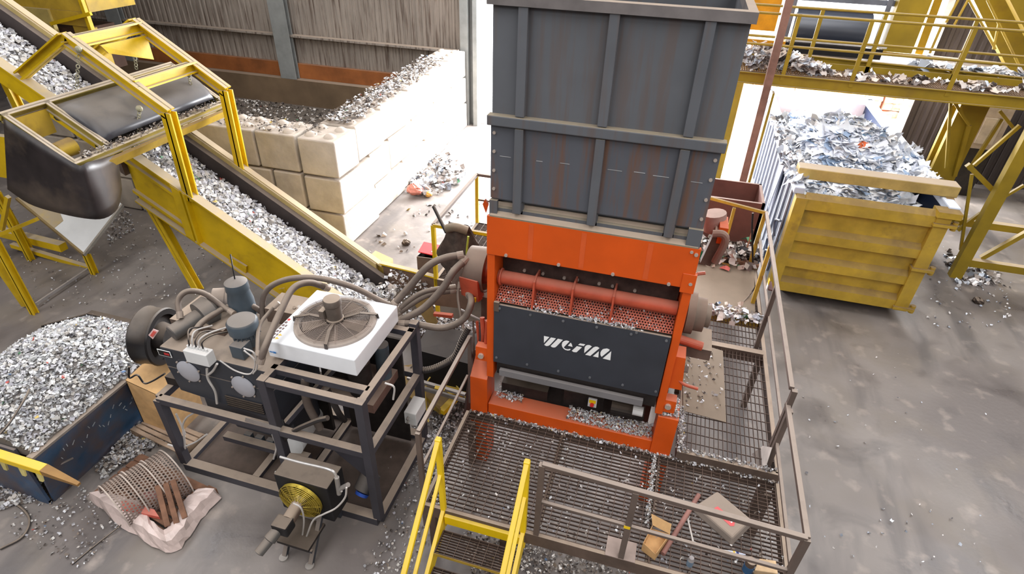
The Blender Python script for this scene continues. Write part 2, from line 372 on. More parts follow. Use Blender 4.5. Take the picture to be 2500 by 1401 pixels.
# ================================================================== the hall
struct(MB().box((-24, -8, -.2), (14, 18.3, 0)).build('floor', FLOOR))
YARD = M('yard_concrete', (206, 202, 198), .8, var=.06, scale=.5)
struct(MB().box((-40, 18.3, -.22), (40, 60, -.02)).build('yard_ground', YARD))
struct(MB().box((-24, -8, 10), (14, 18.6, 10.2)).build('ceiling', CORRD))
struct(MB().box((-24.2, -8, 0), (-24, 18.6, 10)).build('wall_left', CORRD))
struct(MB().box((14, -8, 0), (14.2, 18.6, 10)).build('wall_right', CORRD))
struct(MB().box((-24, -8.2, 0), (14, -8, 10)).build('wall_front', CORRD))
def corrugated(x0, x1, z0, z1, y, depth=.035, pitch=.2):
    b = MB(); n = int((x1-x0)/pitch); k = 0; xs = []
    for i in range(n+1):
        x = x0+i*pitch
        for dx, dy in ((0, 0), (.32, 0), (.42, 1), (.82, 1), (.92, 0)):
            if x+dx*pitch <= x1: xs.append((x+dx*pitch, y-depth*dy))
    for x, yy in xs: b.v += [(x, yy, z0), (x, yy, z1), (x, y+.05, z0), (x, y+.05, z1)]
    for i in range(len(xs)-1): a = 4*i; b.f += [(a, a+4, a+5, a+1), (a+2, a+3, a+7, a+6), (a+1, a+5, a+7, a+3), (a, a+2, a+6, a+4)]
    a = 4*(len(xs)-1); b.f += [(0, 1, 3, 2), (a, a+2, a+3, a+1)]; return b
struct(corrugated(-24, -6.75, 1.3, 10, 18.3).build('wall_back', CORR))
struct(corrugated(6.1, 14, 0, 10, 18.3).build('wall_back_right', CORRD))
struct(MB().box((-6.75, 18.2, 5.4), (6.1, 18.4, 10)).build('wall_back_header', CORRD))
struct(MB().box((-24, 17.85, 0), (-7.0, 18.3, .88)).build('wall_kick', BKICK))
struct(MB().box((-24, 18.12, .885), (-6.9, 18.29, 1.36)).build('trim_1', RUST))
struct(MB().box((-24, 18.0, 2.24), (-6.9, 18.25, 2.3)).build('trim_2', CORR))
struct(MB().box((-24, 18.02, 4.6), (-6.9, 18.25, 4.66)).build('trim_3', CORR))
for i, x in enumerate((-20.0, -13.1)):
    b = MB().box((x-.3, 17.86, .89), (x+.3, 17.9, 9.9)).box((x-.02, 17.9, .89), (x+.02, 18.1, 9.9)).box((x-.3, 18.05, .89), (x+.3, 18.09, 9.9))
    struct(b.build('trim_%d' % (4+i), COLG))
struct(MB().box((-6.75, 17.95, 0), (-6.5, 18.25, 9.9)).box((-6.5, 18.2, 0), (-6.3, 18.26, 9.9)).box((-6.34, 17.95, 0), (-6.2, 18.25, 9.9)).build('door_frame_left', COLG))
struct(MB().box((-6.2, 18.05, 5.4), (6.1, 18.3, 5.7)).box((-6.2, 18.3, 0), (-6.0, 18.45, 5.4)).box((6.0, 18.1, 0), (6.15, 18.42, 5.4)).build('door_frame_right', M('pale_door_frame', (214, 212, 214), .5)))

# ---- the block-walled bay
BN = 0
def blk(x0, x1, y0, y1, z0, gap=.022, name='concrete_block'):
    b = MB(); g = gap+random.uniform(0, .012)
    b.box((x0+g, y0+g, z0+.018), (x1-(g if gap < .03 else 0), y1-g, z0+(.8-.024 if gap < .03 else .765))); o = b.build(name, CONC, bevel=.028)
    return o
def stud_mb(x, y, z): return MB().lathe((x, y, z-.004), (0, 0, 1), [(0, .13), (.03, .115), (.07, .06), (.078, .01)], 12)
ordn = ['first', 'second', 'third', 'fourth', 'fifth', 'sixth', 'seventh', 'eighth']
cour = ['floor course', 'middle course', 'top course']
for c in range(3):
    z = c*.8
    # right-hand leg of the bay (runs back to the door), slightly skew
    ys = [9.42, 10.33] if c == 2 else ([9.42, 11.05] if c == 0 else [9.42, 10.1])
    step = 1.6
    while ys[-1] < 17.6: ys.append(min(ys[-1]+step, 18.0))
    if c == 2: ys = [9.42, 10.33, 11.6, 13.2, 14.8, 16.4, 17.85]
    if c == 1: ys = [9.42, 10.85, 11.9, 13.4, 15.0, 16.6, 17.85]
    if c == 0: ys = [9.42, 9.56+.1, 11.0, 12.6, 14.2, 15.8, 17.85]
    for i in range(len(ys)-1):
        ym = (ys[i]+ys[i+1])/2; xr = -6.18-(ym-9.42)*.045+random.uniform(-.02, .02)
        if i == 0: xr = -6.18
        if c == 0 and i == 0: continue
        y0 = 9.42 if (c == 0 and i == 1) else ys[i]
        o = blk(xr-.86, xr, y0-(.0 if i else .03), ys[i+1], z, .036)
        tag(o, 'pale concrete block, %s of wall facing door, %s from corner' % (cour[c], ordn[i if c else i-1]), 'concrete block', 'concrete blocks of the bay wall')
        if c == 2:
            for k in range(max(1, int((ys[i+1]-y0)/.42))):
                for dx in (-.64, -.22): stud_mb(xr+dx, y0+.25+k*.42, 2.365).build('stud', CONC, o, smooth=True)
    # near leg of the bay (faces the camera)
    xs = [-7.05, -8.0, -9.6, -11.2, -12.8, -14.4] if c == 2 else ([-7.05, -7.75, -9.0, -10.6, -12.2, -13.8] if c == 1 else [-7.05, -8.4, -10.0, -11.6, -13.2])
    for i in range(len(xs)-1):
        o = blk(xs[i+1], xs[i], 9.42+random.uniform(0, .02), 10.24, z)
        tag(o, 'tan concrete block, %s of wall behind conveyor, %s from corner' % (cour[c], ordn[i]), 'concrete block', 'concrete blocks of the bay wall')
        if c == 2:
            for k in range(max(1, int((xs[i]-xs[i+1])/.42))):
                for dy in (.2, .6): stud_mb(xs[i]-.24-k*.42, 9.44+dy, 2.376).build('stud', CONC, o, smooth=True)
# flakes heaped in the bay and lying along the wall tops
def hb(x, y): return max(.02, .55+.95*math.exp(-((x+12.5)/3.4)**2-((y-11.2)/2.6)**2)+bumpy(x, y, .12)-.28*max(0, y-13.2))
n = 4200; px = rng.uniform(-16, -7.3, n); py = rng.uniform(10.3, 17.7, n)
hv, hf = heap(-17, -7.25, 10.3, 17.8, hb, 40, 34, 0.003)
flakes('flake_heap', np.stack([px, py, [hb(a, b)+.02 for a, b in zip(px, py)]], 1), .085, PAL_D, CHIP, 'grey and brown plastic flakes heaped inside the concrete block bay', 'flakes', extra=(hv, hf, (92, 84, 76)))
n = 1700; py = rng.uniform(10.4, 16.4, n); px = -6.62-(py-9.42)*.045+rng.normal(0, .2, n); px = np.clip(px, -7.0-(py-9.42)*.045, -6.22-(py-9.42)*.045)
flakes('flake_litter', np.stack([px, py, 2.425+rng.uniform(0, .05, n)], 1), .07, PAL_D+PAL_W[:3], CHIP, 'plastic flakes lying on top of the bay wall that runs to the door', 'flakes', tilt=.3, curl=.35)
n = 420; px = rng.uniform(-12.5, -6.6, n); py = rng.uniform(9.5, 10.2, n)
flakes('flake_litter', np.stack([px, py, np.full(n, 2.42)], 1), .055, PAL_D, CHIP, 'plastic flakes lying on top of the bay wall behind the conveyor', 'flakes')

# ---- outside and by the door
t = T('flatbed_trailer', 'brown flatbed trailer loaded with bales out in the daylight beyond the door', 'trailer', (4, 20.8, 0))
MB().box((1.2, 19.8, .42), (8.2, 22.2, .62)).build('deck', M('trailer_brown', (134, 100, 84), .7, dust=.3), t)
for x in (2.6, 3.6, 6.6, 7.4):
    for y in (20.0, 22.0): MB().lathe((x, y-.13, .36), (0, 1, 0), [(0, .28), (.02, .36), (.24, .36), (.26, .28)], 20).build('wheel', BLK, t, smooth=True)
k = 0
for lv in range(2):
    for i, x in enumerate((1.62, 2.86, 4.1, 5.34, 6.58)):
        z0 = .63+lv*.72; b = MB(); v, f = heap(x-.58, x+.58, 19.9, 21.9, lambda a, c: z0+.68+.03*math.sin(9*a+c*7), 10, 10, z0); b.v = list(v); b.f = list(f)
        o = b.build('waste_bale', SKIN if not (i == 0 and lv == 0) else SKIN)
        b2 = MB()
        for q in range(26):
            qx, qz = x+random.uniform(-.5, .5), z0+random.uniform(.08, .6); b2.plate([(qx-.1, 19.89, qz-.05), (qx+.12, 19.89, qz-.07), (qx+.09, 19.86, qz+.06), (qx-.08, 19.87, qz+.04)], (0, -.012, 0))
        b2.build('loose_sheet', M('bale_scraps', (244, 214, 180), .8, var=.3, scale=9.), o)
        tag(o, 'peach scrap bale on trailer beyond the door, %s layer, %s from left' % (('lower', 'upper')[lv], ordn[i]), 'bale', 'bales on the trailer')
tag(MB().box((1.75, 19.66, -.02), (2.5, 19.72, 1.75)).build('board', PINK), 'flat pinkish brown board leaning on the bales beyond the door', 'board')

# ---- tall brown post beside the shredder hopper
t = T('support_post', 'tall slim brown and yellow post between the grey hopper and the blue container', 'post', (1.64, 12.3, 0))
MB().bar((1.66, 12.3, 0), (1.57, 12.3, 9.9), .14, .12).build('post', M('brown_post', (132, 98, 84), .6, dust=.3, var=.2), t)
MB().box((1.75, 12.2, 0), (1.79, 12.4, 3.4)).build('yellow_strip', YELD, t)
MB().box((1.42, 12.1, 0), (1.9, 12.5, .02)).build('base_plate', BRN, t)

# ---- elevated walkway
t = T('elevated_walkway', 'yellow elevated walkway with handrails crossing above the blue container', 'walkway', (5, 13.2, 0))
WZ = 3.66; XL, XR = .9, 9.6; YF, YB = 12.6, 13.35
MB().chan((XL, YF, WZ-.1), (XR, YF, WZ-.1), .1, .22, .02).build('edge_beam', YELD, t)
MB().chan((XL, YB, WZ-.1), (XR, YB, WZ-.1), .1, .22, .02).build('edge_beam', YELD, t)
def grating(x0, x1, y0, y1, z, along='x', ps=.04, pc=.1, h=.03, w=.006, name='grating_panel', mat=GRAT, parent=None):
    b = MB()
    if along == 'x':
        n = int((y1-y0)/ps)
        for i in range(n+1): y = y0+i*(y1-y0)/n; b.box((x0, y-w/2, z-h), (x1, y+w/2, z))
        m = int((x1-x0)/pc)
        for i in range(m+1): x = x0+i*(x1-x0)/m; b.box((x-w/2, y0, z-.012), (x+w/2, y1, z+.001))
    else:
        n = int((x1-x0)/ps)
        for i in range(n+1): x = x0+i*(x1-x0)/n; b.box((x-w/2, y0, z-h), (x+w/2, y1, z))
        m = int((y1-y0)/pc)
        for i in range(m+1): y = y0+i*(y1-y0)/m; b.box((x0, y-w/2, z-.012), (x1, y+w/2, z+.001))
    b.box((x0, y0-.004, z-h-.01), (x1, y0+.004, z+.004)); b.box((x0, y1-.004, z-h-.01), (x1, y1+.004, z+.004)); b.box((x0-.004, y0, z-h-.01), (x0+.004, y1, z+.004)); b.box((x1-.004, y0, z-h-.01), (x1+.004, y1, z+.004))
    return b.build(name, mat, parent)
for a, c in ((XL, 3.8), (3.82, 6.7), (6.72, XR)): grating(a, c, YF+.02, YB-.02, WZ+.02, 'y', .045, .12, parent=t, mat=M('walkway_grating', (120, 92, 66), .6, dust=.6), w=.01)
for Y, zz, nm in ((YF, 4.72, 'handrail'), (YF, 4.18, 'middle_rail'), (YB, 4.76, 'handrail'), (YB, 4.2, 'middle_rail')):
    MB().tube([(XL, Y, zz), (XR, Y, zz)], .024, 8, smooth=False).build(nm, YELD, t)
for Y, xs in ((YF, (1.9, 3.12, 4.75, 6.4, 8.0)), (YB, (2.4, 3.5, 5.0, 6.6, 8.2))):
    for x in xs: MB().box((x-.035, Y-.02, WZ-.1), (x+.035, Y+.02, 4.74)).build('rail_post', YELD, t)
MB().box((XL, YB-.02, WZ+.02), (XR, YB, WZ+.14)).build('toe_board', YELD, t)

def scraps(name, pts, size, pal, label, cat, ratio=.7, **k):
    return flakes(name, pts, size, pal, FILM, label, cat, tilt=.9, curl=.6, asp=(ratio*.5, ratio*1.4), **k)
PAL_F = [(226,230,236),(206,212,222),(240,242,246),(176,184,196),(150,156,166),(196,190,186),(120,118,120),(232,226,222)]
PAL_M = [(196,186,178),(150,138,130),(224,220,216),(110,98,92),(180,168,160),(206,190,176),(90,80,76)]
n = 430; x = np.concatenate([rng.uniform(1.1, 2.7, 280), rng.uniform(1.2, 7, 150)]); y = rng.uniform(YF+.05, YB-.1, n)
z = WZ+.06+np.clip(rng.random(n)*.4*np.exp(-((x-1.5)/.9)**2), 0, .4)
films('scrap_litter', np.stack([x, y, z], 1), .17, PAL_M+PAL_F[:2], 'torn film and scrap littering the yellow elevated walkway', 'scrap', rough=.3, fold=.3)

# ---- upper conveyor behind the walkway
t = T('sorting_conveyor', 'yellow high-level conveyor with dark drum behind the elevated walkway', 'conveyor', (5, 14.6, 0))
MB().chan((1.0, 13.5, 3.66), (9.8, 13.5, 3.52), .1, .5, .02).build('side_frame', YELD, t)
MB().chan((1.0, 15.5, 3.62), (9.8, 15.5, 3.45), .12, .36, .02).build('side_frame', YELD, t)
MB().hexa([(1.0,13.56,3.7),(9.8,13.56,3.53),(9.8,15.44,3.53),(1.0,15.44,3.7),(1.0,13.56,3.75),(9.8,13.56,3.58),(9.8,15.44,3.58),(1.0,15.44,3.75)]).build('belt', BLK, t)
DRUM = M('glossy_drum', (52, 56, 66), .28, var=.05, spec=.6)
MB().lathe((2.15, 14.95, 4.14), (1, 0, 0), [(0, .36), (.02, .42), (1.5, .42), (1.52, .36)], 40).build('drum', DRUM, t, smooth=True)
MB().box((1.8, 14.2, 3.78), (3.9, 14.24, 3.98)).build('dark_cover', BLK, t)
MB().box((2.0, 14.2, 4.0), (3.95, 14.27, 4.07)).build('drum_guard_rail', M('pale_guard_rail', (196, 192, 188), .5, dust=.3), t)
MB().box((2.05, 14.75, 4.72), (4.3, 14.95, 4.82)).box((2.0, 14.7, 3.6), (2.1, 15.0, 5.3)).box((3.8, 14.7, 3.6), (3.9, 15.0, 5.3)).build('drum_frame', M('blue_grey_frame', (110, 114, 124), .5, dust=.4), t)
MB().box((.8, 14.3, 4.15), (1.75, 14.9, 5.4)).box((.6, 14.1, 3.75), (2.0, 15.2, 4.0)).build('drive_housing', M('amber_paint', (206, 140, 20), .5, dust=.4), t)
MB().box((3.95, 14.5, 3.9), (4.52, 14.95, 7.5)).build('column', YELD, t)
for x in (1.4, 9.2): MB().box((x-.1, 15.4, 0), (x+.1, 15.6, 3.7)).build('support_leg', YELD, t)
n = 380; x = rng.uniform(4.4, 9.5, n); y = 13.56+np.abs(rng.normal(.0, .2, n))
films('film_scraps', np.stack([x, y, 3.86-.016*(x-1)+rng.uniform(0, .06, n)], 1), .26, PAL_F, 'white film scraps lying along the top of the yellow high-level conveyor', 'scrap', rough=.2, fold=.3)

# ---- trestle tower carrying the walkway
t = T('trestle_tower', 'tall yellow trestle tower with crossed bracing right of the container', 'trestle', (6.6, 13.2, 0))
MB().box((6.18, 12.4, 0), (6.4, 12.56, 3.55)).build('column', YELD, t)
MB().box((5.45, 13.6, 0), (5.95, 13.72, 3.55)).box((5.66, 13.72, 0), (5.74, 13.95, 3.55)).box((5.45, 13.95, 0), (5.95, 14.05, 3.55)).build('column', YELD, t)
MB().box((9.0, 12.4, 0), (9.2, 12.56, 3.55)).build('column', YELD, t)
MB().box((6.5, 15.6, 0), (6.8, 15.8, 3.55)).build('column', YELD, t)
MB().box((6.0, 12.9, .96), (9.1, 13.05, 1.1)).build('beam', YELD, t)
MB().box((6.35, 12.42, .3), (9.1, 12.56, .45)).build('beam', YELD, t)
for a, c, Y, w in (((2362,402),(2432,472),12.75,.09),((2378,404),(2490,306),12.75,.06),((2440,487),(2500,452),12.75,.05),((2395,630),(2520,560),12.6,.09),((2338,562),(2395,520),12.75,.06),((2373,425),(2345,610),12.7,.05),((2322,240),(2310,410),13.2,.05),((2325,242),(2366,306),13.5,.05),((2366,306),(2330,430),13.5,.07),((2366,415),(2445,290),13.3,.06),((2440,270),(2480,320),13.0,.05)):
    MB().bar(ay(*a, Y), ay(*c, Y), w, w).build('brace', YELD, t)
# upper tower
t = T('gantry_frame', 'steep yellow lattice frame leaning in the upper right corner', 'gantry', (7.5, 14.6, 0))
for a, c, Y, w in (((2360,-120),(2500,165),14.9,.5),((2470,-60),(2560,120),14.2,.4),((2300,-40),(2235,140),15.8,.16)):
    MB().bar(ay(*a, Y), ay(*c, Y), w, .25, (0, 1, 0)).build('column', YELD, t)
for a, c in (((2365,0),(2430,120)),((2410,0),(2488,160)),((2390,40),(2350,125)),((2440,50),(2425,120)),((2340,0),(2310,55)),((2380,-30),(2330,60)),((2300,60),(2270,130))):
    MB().tube([ay(*a, 14.0), ay(*c, 14.0)], .022, 6, smooth=False).build('brace', YELB if 0 else YELC, t)
MB().tube([ay(2360,-120,14.9), V(ay(2360,-120,14.9).x-.3, 15.4, 9.95)], .08, 6, smooth=False).build('hanger', YELD, t)
MB().box((8.6, 14.3, 0), (8.9, 14.6, 4.6)).build('column', YELD, t)

# ---- far right: pale cabinet by the wall
t = T('control_cabinet', 'pale beige machine cabinet standing against the dark far wall', 'cabinet', (7.6, 17.6, 0))
MB().box((7.15, 17.2, 1.3), (8.1, 18.0, 2.9)).build('body', M('beige_cabinet', (164, 150, 140), .5, dust=.3), t, bevel=.02)
MB().box((7.55, 17.17, 1.45), (7.95, 17.2, 2.1)).build('door', M('beige_cabinet_door', (178, 166, 154), .5), t)
MB().box((7.2, 17.25, 0), (8.05, 17.95, 1.3)).build('plinth', VOID, t)

# ================================================================== blue and yellow roll-off container
t = T('roll_off_container', 'large ribbed blue container with yellow tailgate, heaped with white film waste', 'container', (3.6, 13.5, 0))
cx0, cx1, cy0, cy1, cz0, cz1 = 2.36, 4.80, 10.42, 17.1, .25, 2.16
MB().box((cx0+.03, cy0+.06, cz0), (cx1-.03, cy1, cz0+.12)).build('container_floor', VOID, t)
for x, nm in ((cx0, 'side_wall'), (cx1-.06, 'side_wall')):
    MB().box((x, cy0+.05, cz0), (x+.06, cy1, cz1)).build(nm, NAVY, t)
MB().box((cx0, cy1-.06, cz0), (cx1, cy1, cz1+.1)).build('end_wall', M('inner_pink_grey', (186, 168, 168), .6, var=.05), t)
for s, x in ((-1, cx0-.06), (1, cx1)):
    for i in range(15):
        y = cy0+.5+i*.44; MB().box((x+(.03 if s < 0 else 0), y-.03, cz0+.05), (x+(.06 if s < 0 else .03), y+.03, cz1)).build('rib', LILAC, t)
for x in (cx0-.08, cx1-.1): MB().box((x, cy0+.05, cz1), (x+.18, cy1+.02, cz1+.13)).build('top_rail', LILAC, t, bevel=.02)
MB().box((cx0-.08, cy1-.1, cz1+.0), (cx1+.08, cy1+.02, cz1+.13)).build('top_rail', LILAC, t)
MB().plate([(cx0-.075, 12.4, 1.95), (cx0-.075, 14.4, 2.1), (cx0-.075, 14.4, 2.16), (cx0-.075, 12.0, 2.16), (cx0-.075, 12.3, 1.0)], (.02, 0, 0)).build('pale_patch', LILAC, t)
for x in (cx0+.4, cx1-.5): MB().box((x, cy0+.2, .06), (x+.12, cy1, cz0)).build('skid', BRN, t)
for x in (cx0+.3, cx1-.35): MB().cyl((x, cy0+.4, .11), (x+.2, cy0+.4, .11), .11, n=16).build('roller', VOID, t)
g = YELC
MB().box((cx0, cy0, cz0), (cx1-.1, cy0+.05, cz1-.1)).build('tailgate_sheet', g, t)
for z0, z1, d in ((cz0, .44, .1), (.78, .95, .09), (1.33, 1.5, .09), (1.95, 2.15, .1)):
    b = MB(); b.hexa([(cx0+.12, cy0-d, z0), (cx1-.25, cy0-d, z0), (cx1-.25, cy0, z0), (cx0+.12, cy0, z0), (cx0+.12, cy0-d, z1), (cx1-.25, cy0-d, z1), (cx1-.25, cy0, z1+.09), (cx0+.12, cy0, z1+.09)]); b.build('tailgate_rib', g, t)
MB().box((cx0-.04, cy0-.12, cz0), (cx0+.15, cy0+.08, cz1)).build('corner_post', g, t)
MB().box((cx1-.27, cy0-.12, cz0), (cx1-.05, cy0+.08, cz1+.02)).build('corner_post', g, t)
MB().box((cx1-.3, cy0-.16, cz1-.0), (cx1+.06, cy0+.12, cz1+.1)).build('hinge_cap', g, t)
for z in (2.03, 1.15, .32):
    MB().box((cx1-.3, cy0-.17, z-.03), (cx1+.05, cy0+.02, z+.02)).cyl((cx1+.04, cy0-.08, z-.09), (cx1+.04, cy0-.08, z+.06), .045, n=12).build('hinge', YELC, t)
MB().box((cx0-.02, cy0+.45, cz1+.14), (cx1+.12, cy0+.75, cz1+.34)).build('cross_beam', M('dusty_cross_beam', (176, 150, 86), .7, dust=.9), t, bevel=.015)
for x in (cx0, cx1-.02): MB().hexa([(x-.02, cy0+.0, cz1), (x+.1, cy0+.0, cz1), (x+.1, cy0+.2, cz1), (x-.02, cy0+.2, cz1), (x-.02, cy0+.5, cz1+.16), (x+.1, cy0+.5, cz1+.16), (x+.1, cy0+.7, cz1+.16), (x-.02, cy0+.7, cz1+.16)]).build('beam_bracket', YELC, t)
for y, z in ((10.7, 1.5), (10.9, 1.0), (10.75, .8)): MB().tube([(cx0-.09, y, z), (cx0-.12, y+.3, z-.15), (cx0-.09, y+.15, z-.4)], .025, 6).build('latch_lever', M('latch_grey', (120, 130, 150), .5), t)
# the load
def hw(x, y):
    u = (x-cx0)/(cx1-cx0); e = min(1, min(u, 1-u)*5)
    return 1.72+.5*e*min(1, (y-10.9)/1.6)*math.exp(-((y-13.3)/3.4)**2)+bumpy(x*1.6, y*1.6, .13)+.5*math.exp(-((y-13.0)/1.5)**2-((x-3.5)/.85)**2)-.25*(y > 16)
hv, hf = heap(cx0+.07, cx1-.07, cy0+.06, cy1-.07, hw, 60, 150, cz0+.125)
hv = [(x, y, z+(random.uniform(-.035, .035) if z > .5 else 0)) for x, y, z in hv]
PAL_F2 = [(240,243,248)]*6+[(224,228,238)]*4+[(206,208,214),(190,194,204),(228,224,220),(150,170,196)]; n = 2600; x = rng.uniform(cx0+.22, cx1-.22, n); y = rng.uniform(cy0+.25, cy1-.3, n)
films('film_waste', np.stack([x, y, [hw(a, c)+random.uniform(-.02, .05) for a, c in zip(x, y)]], 1), .27, PAL_F2, 'heap of crumpled white film waste filling the blue container', 'waste', rough=.2, fold=.3, extra=(hv, hf, (214, 218, 228)))
n = 260; y = rng.uniform(10.6, 14.5, n); x = cx0-.02+rng.normal(0, .06, n); films('film_waste', np.stack([x, y, 2.3+rng.uniform(0, .05, n)], 1), .2, PAL_F, 'white film scraps draped over the left rim of the blue container', 'waste')
x = rng.uniform(4.3, 4.95, 110); y = rng.uniform(11.2, 13.6, 110); films('film_waste', np.stack([x, y, 2.2+rng.uniform(0, .12, 110)], 1), .22, PAL_F2, 'bulging film sheets hanging over the right rim of the blue container', 'waste', fold=.4)
def crumple(c, r, n=9):
    b = MB().sphere(c, r, 12, 8, (1, .9, .7)); b.v = [(x+random.uniform(-r, r)*.13, y+random.uniform(-r, r)*.13, z+random.uniform(-r, r)*.13) for x, y, z in b.v]; return b
tag(crumple((3.72, 12.75, 2.62), .16).build('plastic_bag', M('pale_blue_bag', (130, 172, 204), .5)), 'crumpled light blue bag on top of the film heap', 'bag')
tag(crumple((3.66, 12.42, 2.53), .12).build('plastic_bag', M('orange_bag', (214, 104, 56), .5)), 'crumpled orange bag just below the light blue bag on the film heap', 'bag')

# ================================================================== shredder
SH = T('industrial_shredder', 'orange industrial shredder with tall grey hopper and dark front panel', 'shredder', (-.58, 5.6, 0))
FY = 4.98
hp = MB(); hx0, hx1, hz0, hz1, hy1 = -1.59, .44, 3.74, 5.68, 7.0
hp.box((hx0, FY+.04, 3.9), (hx1, FY+.07, hz1)).box((hx0, FY+.19, hz0), (hx1, FY+.22, 3.92)).box((hx0, FY+.03, 3.74), (hx1, FY+.2, 3.815)).box((hx0, FY+.12, hz0), (hx0+.03, hy1, hz1)).box((hx1-.03, FY+.12, hz0), (hx1, hy1, hz1)).box((hx0, hy1-.03, hz0), (hx1, hy1, hz1))
hp = hp.build('hopper', GRYH, SH)
MB().box((hx0-.005, FY+.02, 3.92), (hx1+.005, FY+.04, 4.66)).build('lower_apron', M('streaked_hopper_grey', (84, 86, 92), .5, dust=.9, var=.07, scale=1.5, streak=.85, rustcol=(104, 74, 56), spec=.35), hp)
for a, c in (((hx0-.03, FY-.04, 4.66), (hx1+.03, FY+.06, 4.755)),): MB().box(a, c).build('band', GRYH, hp, bevel=.01)
b = MB().box((hx0-.03, FY-.04, 5.66), (hx1+.03, FY+.07, 5.74)).box((hx1-.04, FY+.07, 5.66), (hx1+.03, hy1, 5.74)).box((hx0-.03, FY+.07, 5.66), (hx0+.04, hy1, 5.74)).box((hx0-.03, hy1-.06, 5.66), (hx1+.03, hy1+.03, 5.74))
b.build('top_rim', M('rim_grey', (112, 106, 104), .5, dust=.9), hp)
for x in (-1.315, -.575, .15):
    MB().box((x-.042, FY-.025, 4.76), (x+.042, FY+.05, 5.66)).build('rib', GRYH, hp, bevel=.006)
    MB().box((x-.042, FY-.025, 3.8), (x+.042, FY+.05, 4.65)).build('rib', GRYH, hp, bevel=.006)
    MB().box((x-.05, FY+.03, 3.76), (x+.05, FY+.1, 3.9)).build('rib_foot', GRYH, hp)
MB().hexa([(hx0, FY-.02, 3.73), (hx1, FY-.02, 3.73), (hx1, FY+.12, 3.73), (hx0, FY+.12, 3.73), (hx0, FY-.02, 3.745), (hx1, FY-.02, 3.745), (hx1, FY+.12, 3.84), (hx0, FY+.12, 3.84)]).build('dusty_ledge', M('dusty_ledge', (132, 122, 102), .85, dust=1.), hp)
MB().box((hx0-.01, FY-.0, 3.72), (hx0+.07, FY+.05, 3.9)).build('apron_lug', GRYH, hp); MB().box((hx1-.12, FY-.015, 3.64), (hx1+.01, FY+.05, 3.92)).build('apron_lug', GRYH, hp)
for z in (4.58, 4.4, 4.21, 4.02):
    for x in (hx0+.03, hx1-.03): bolts('bolt', [(x, FY+.02, z)], (0, -1, 0), hp, .016, .014)
bolts('bolt', [(hx1-.05, FY-.015, 3.69)], (0, -1, 0), hp, .016, .014)
WELD = M('weld_scratch', (150, 150, 150), .5)
for x, z, l in ((-1.45, 4.36, .11), (-1.12, 4.36, .06), (-.88, 4.37, .09), (-.42, 4.37, .13), (-.2, 4.38, .1), (-.01, 4.37, .14), (.3, 4.36, .1)): MB().box((x-l/2, FY+.017, z-.003), (x+l/2, FY+.021, z+.003)).build('weld_mark', WELD, hp)
# body
MB().box((-1.52, FY+.55, 1.2), (.38, 7.3, 3.72)).build('cutting_chamber', ORGD, SH)
MB().box((-1.53, FY+.3, 2.62), (.38, FY+.34, 3.3)).build('counter_blade_plate', M('dark_blade_plate', (70, 52, 46), .6, dust=.4, var=.3, scale=8.), SH)
for x0, x1 in ((-1.62, -1.535), (.395, .48)):
    MB().box((x0, FY-.005, 1.55), (x1, 7.25, 3.36)).build('side_frame', ORG, SH, bevel=.006)
hd = MB().box((-1.62, FY-.02, 3.285), (.47, FY+.02, 3.735)).build('hood_panel', ORG, SH, bevel=.006)
MB().box((.36, FY-.03, 3.24), (.49, FY+.02, 3.45)).build('hood_corner', ORG, hd)
bolts('bolt', [(ay(*p, FY).x, FY-.02, ay(*p, FY).z) for p in ((1237,620),(1365,643),(1497,666),(1633,690),(1686,690),(1700,619))], (0, -1, 0), hd, .018, .016)
for x in (-1.15, -.62, .02): MB().box((x-.03, FY-.0215, 3.31), (x+.02, FY-.019, 3.71)).build('worn_stripe', M('worn_orange', (206, 86, 34), .6, var=.1), hd)
bolts('bolt', [ay(*p, FY+.3) for p in ((1281,659),(1326,667),(1378,677),(1410,682),(1463,691),(1496,697),(1550,708),(1502,713))], (0, -1, 0), SH, .018, .02)
MB().tube([(-1.53, FY+.14, 2.93), (.39, FY+.14, 2.93)], .075, 20, smooth=False).build('shaft_guard_tube', ORGD, SH, smooth=True)
# punched screen between guard tube and front panel
b = MB(); nx = 2; P = [(-1.53, FY+.02, 2.68), (.39, FY+.02, 2.68), (.39, FY+.27, 2.86), (-1.53, FY+.27, 2.86)]
b.v = P; b.f = [(0, 1, 2, 3)]; HOLE = mat_holes('dusty_orange_screen', (176, 78, 56), 34., .3)
b.build('perforated_screen', HOLE, SH, uv=[(0, 0), (1.92, 0), (1.92, .308), (0, .308)])
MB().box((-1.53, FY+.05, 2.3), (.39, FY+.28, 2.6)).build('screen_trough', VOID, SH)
for x in (-1.12, -.7, -.27):
    MB().plate([(x, FY+.0, 2.66), (x, FY+.3, 2.86), (x, FY+.3, 3.0), (x, FY+.16, 3.02), (x, FY+.05, 2.99), (x, FY+.03, 2.9)], (.02, 0, 0)).build('screen_bracket', ORGD, SH)
MB().torus((-1.5, FY+.14, 2.93), (1, 0, 0), .085, .014, 20, 6).build('tube_clamp', ORGD, SH)
for x, z, n_ in ((-1.5, 2.62, 0),): MB().box((x-.03, FY-.04, z-.04), (x+.03, FY-.01, z+.08)).build('latch', BRN, SH)
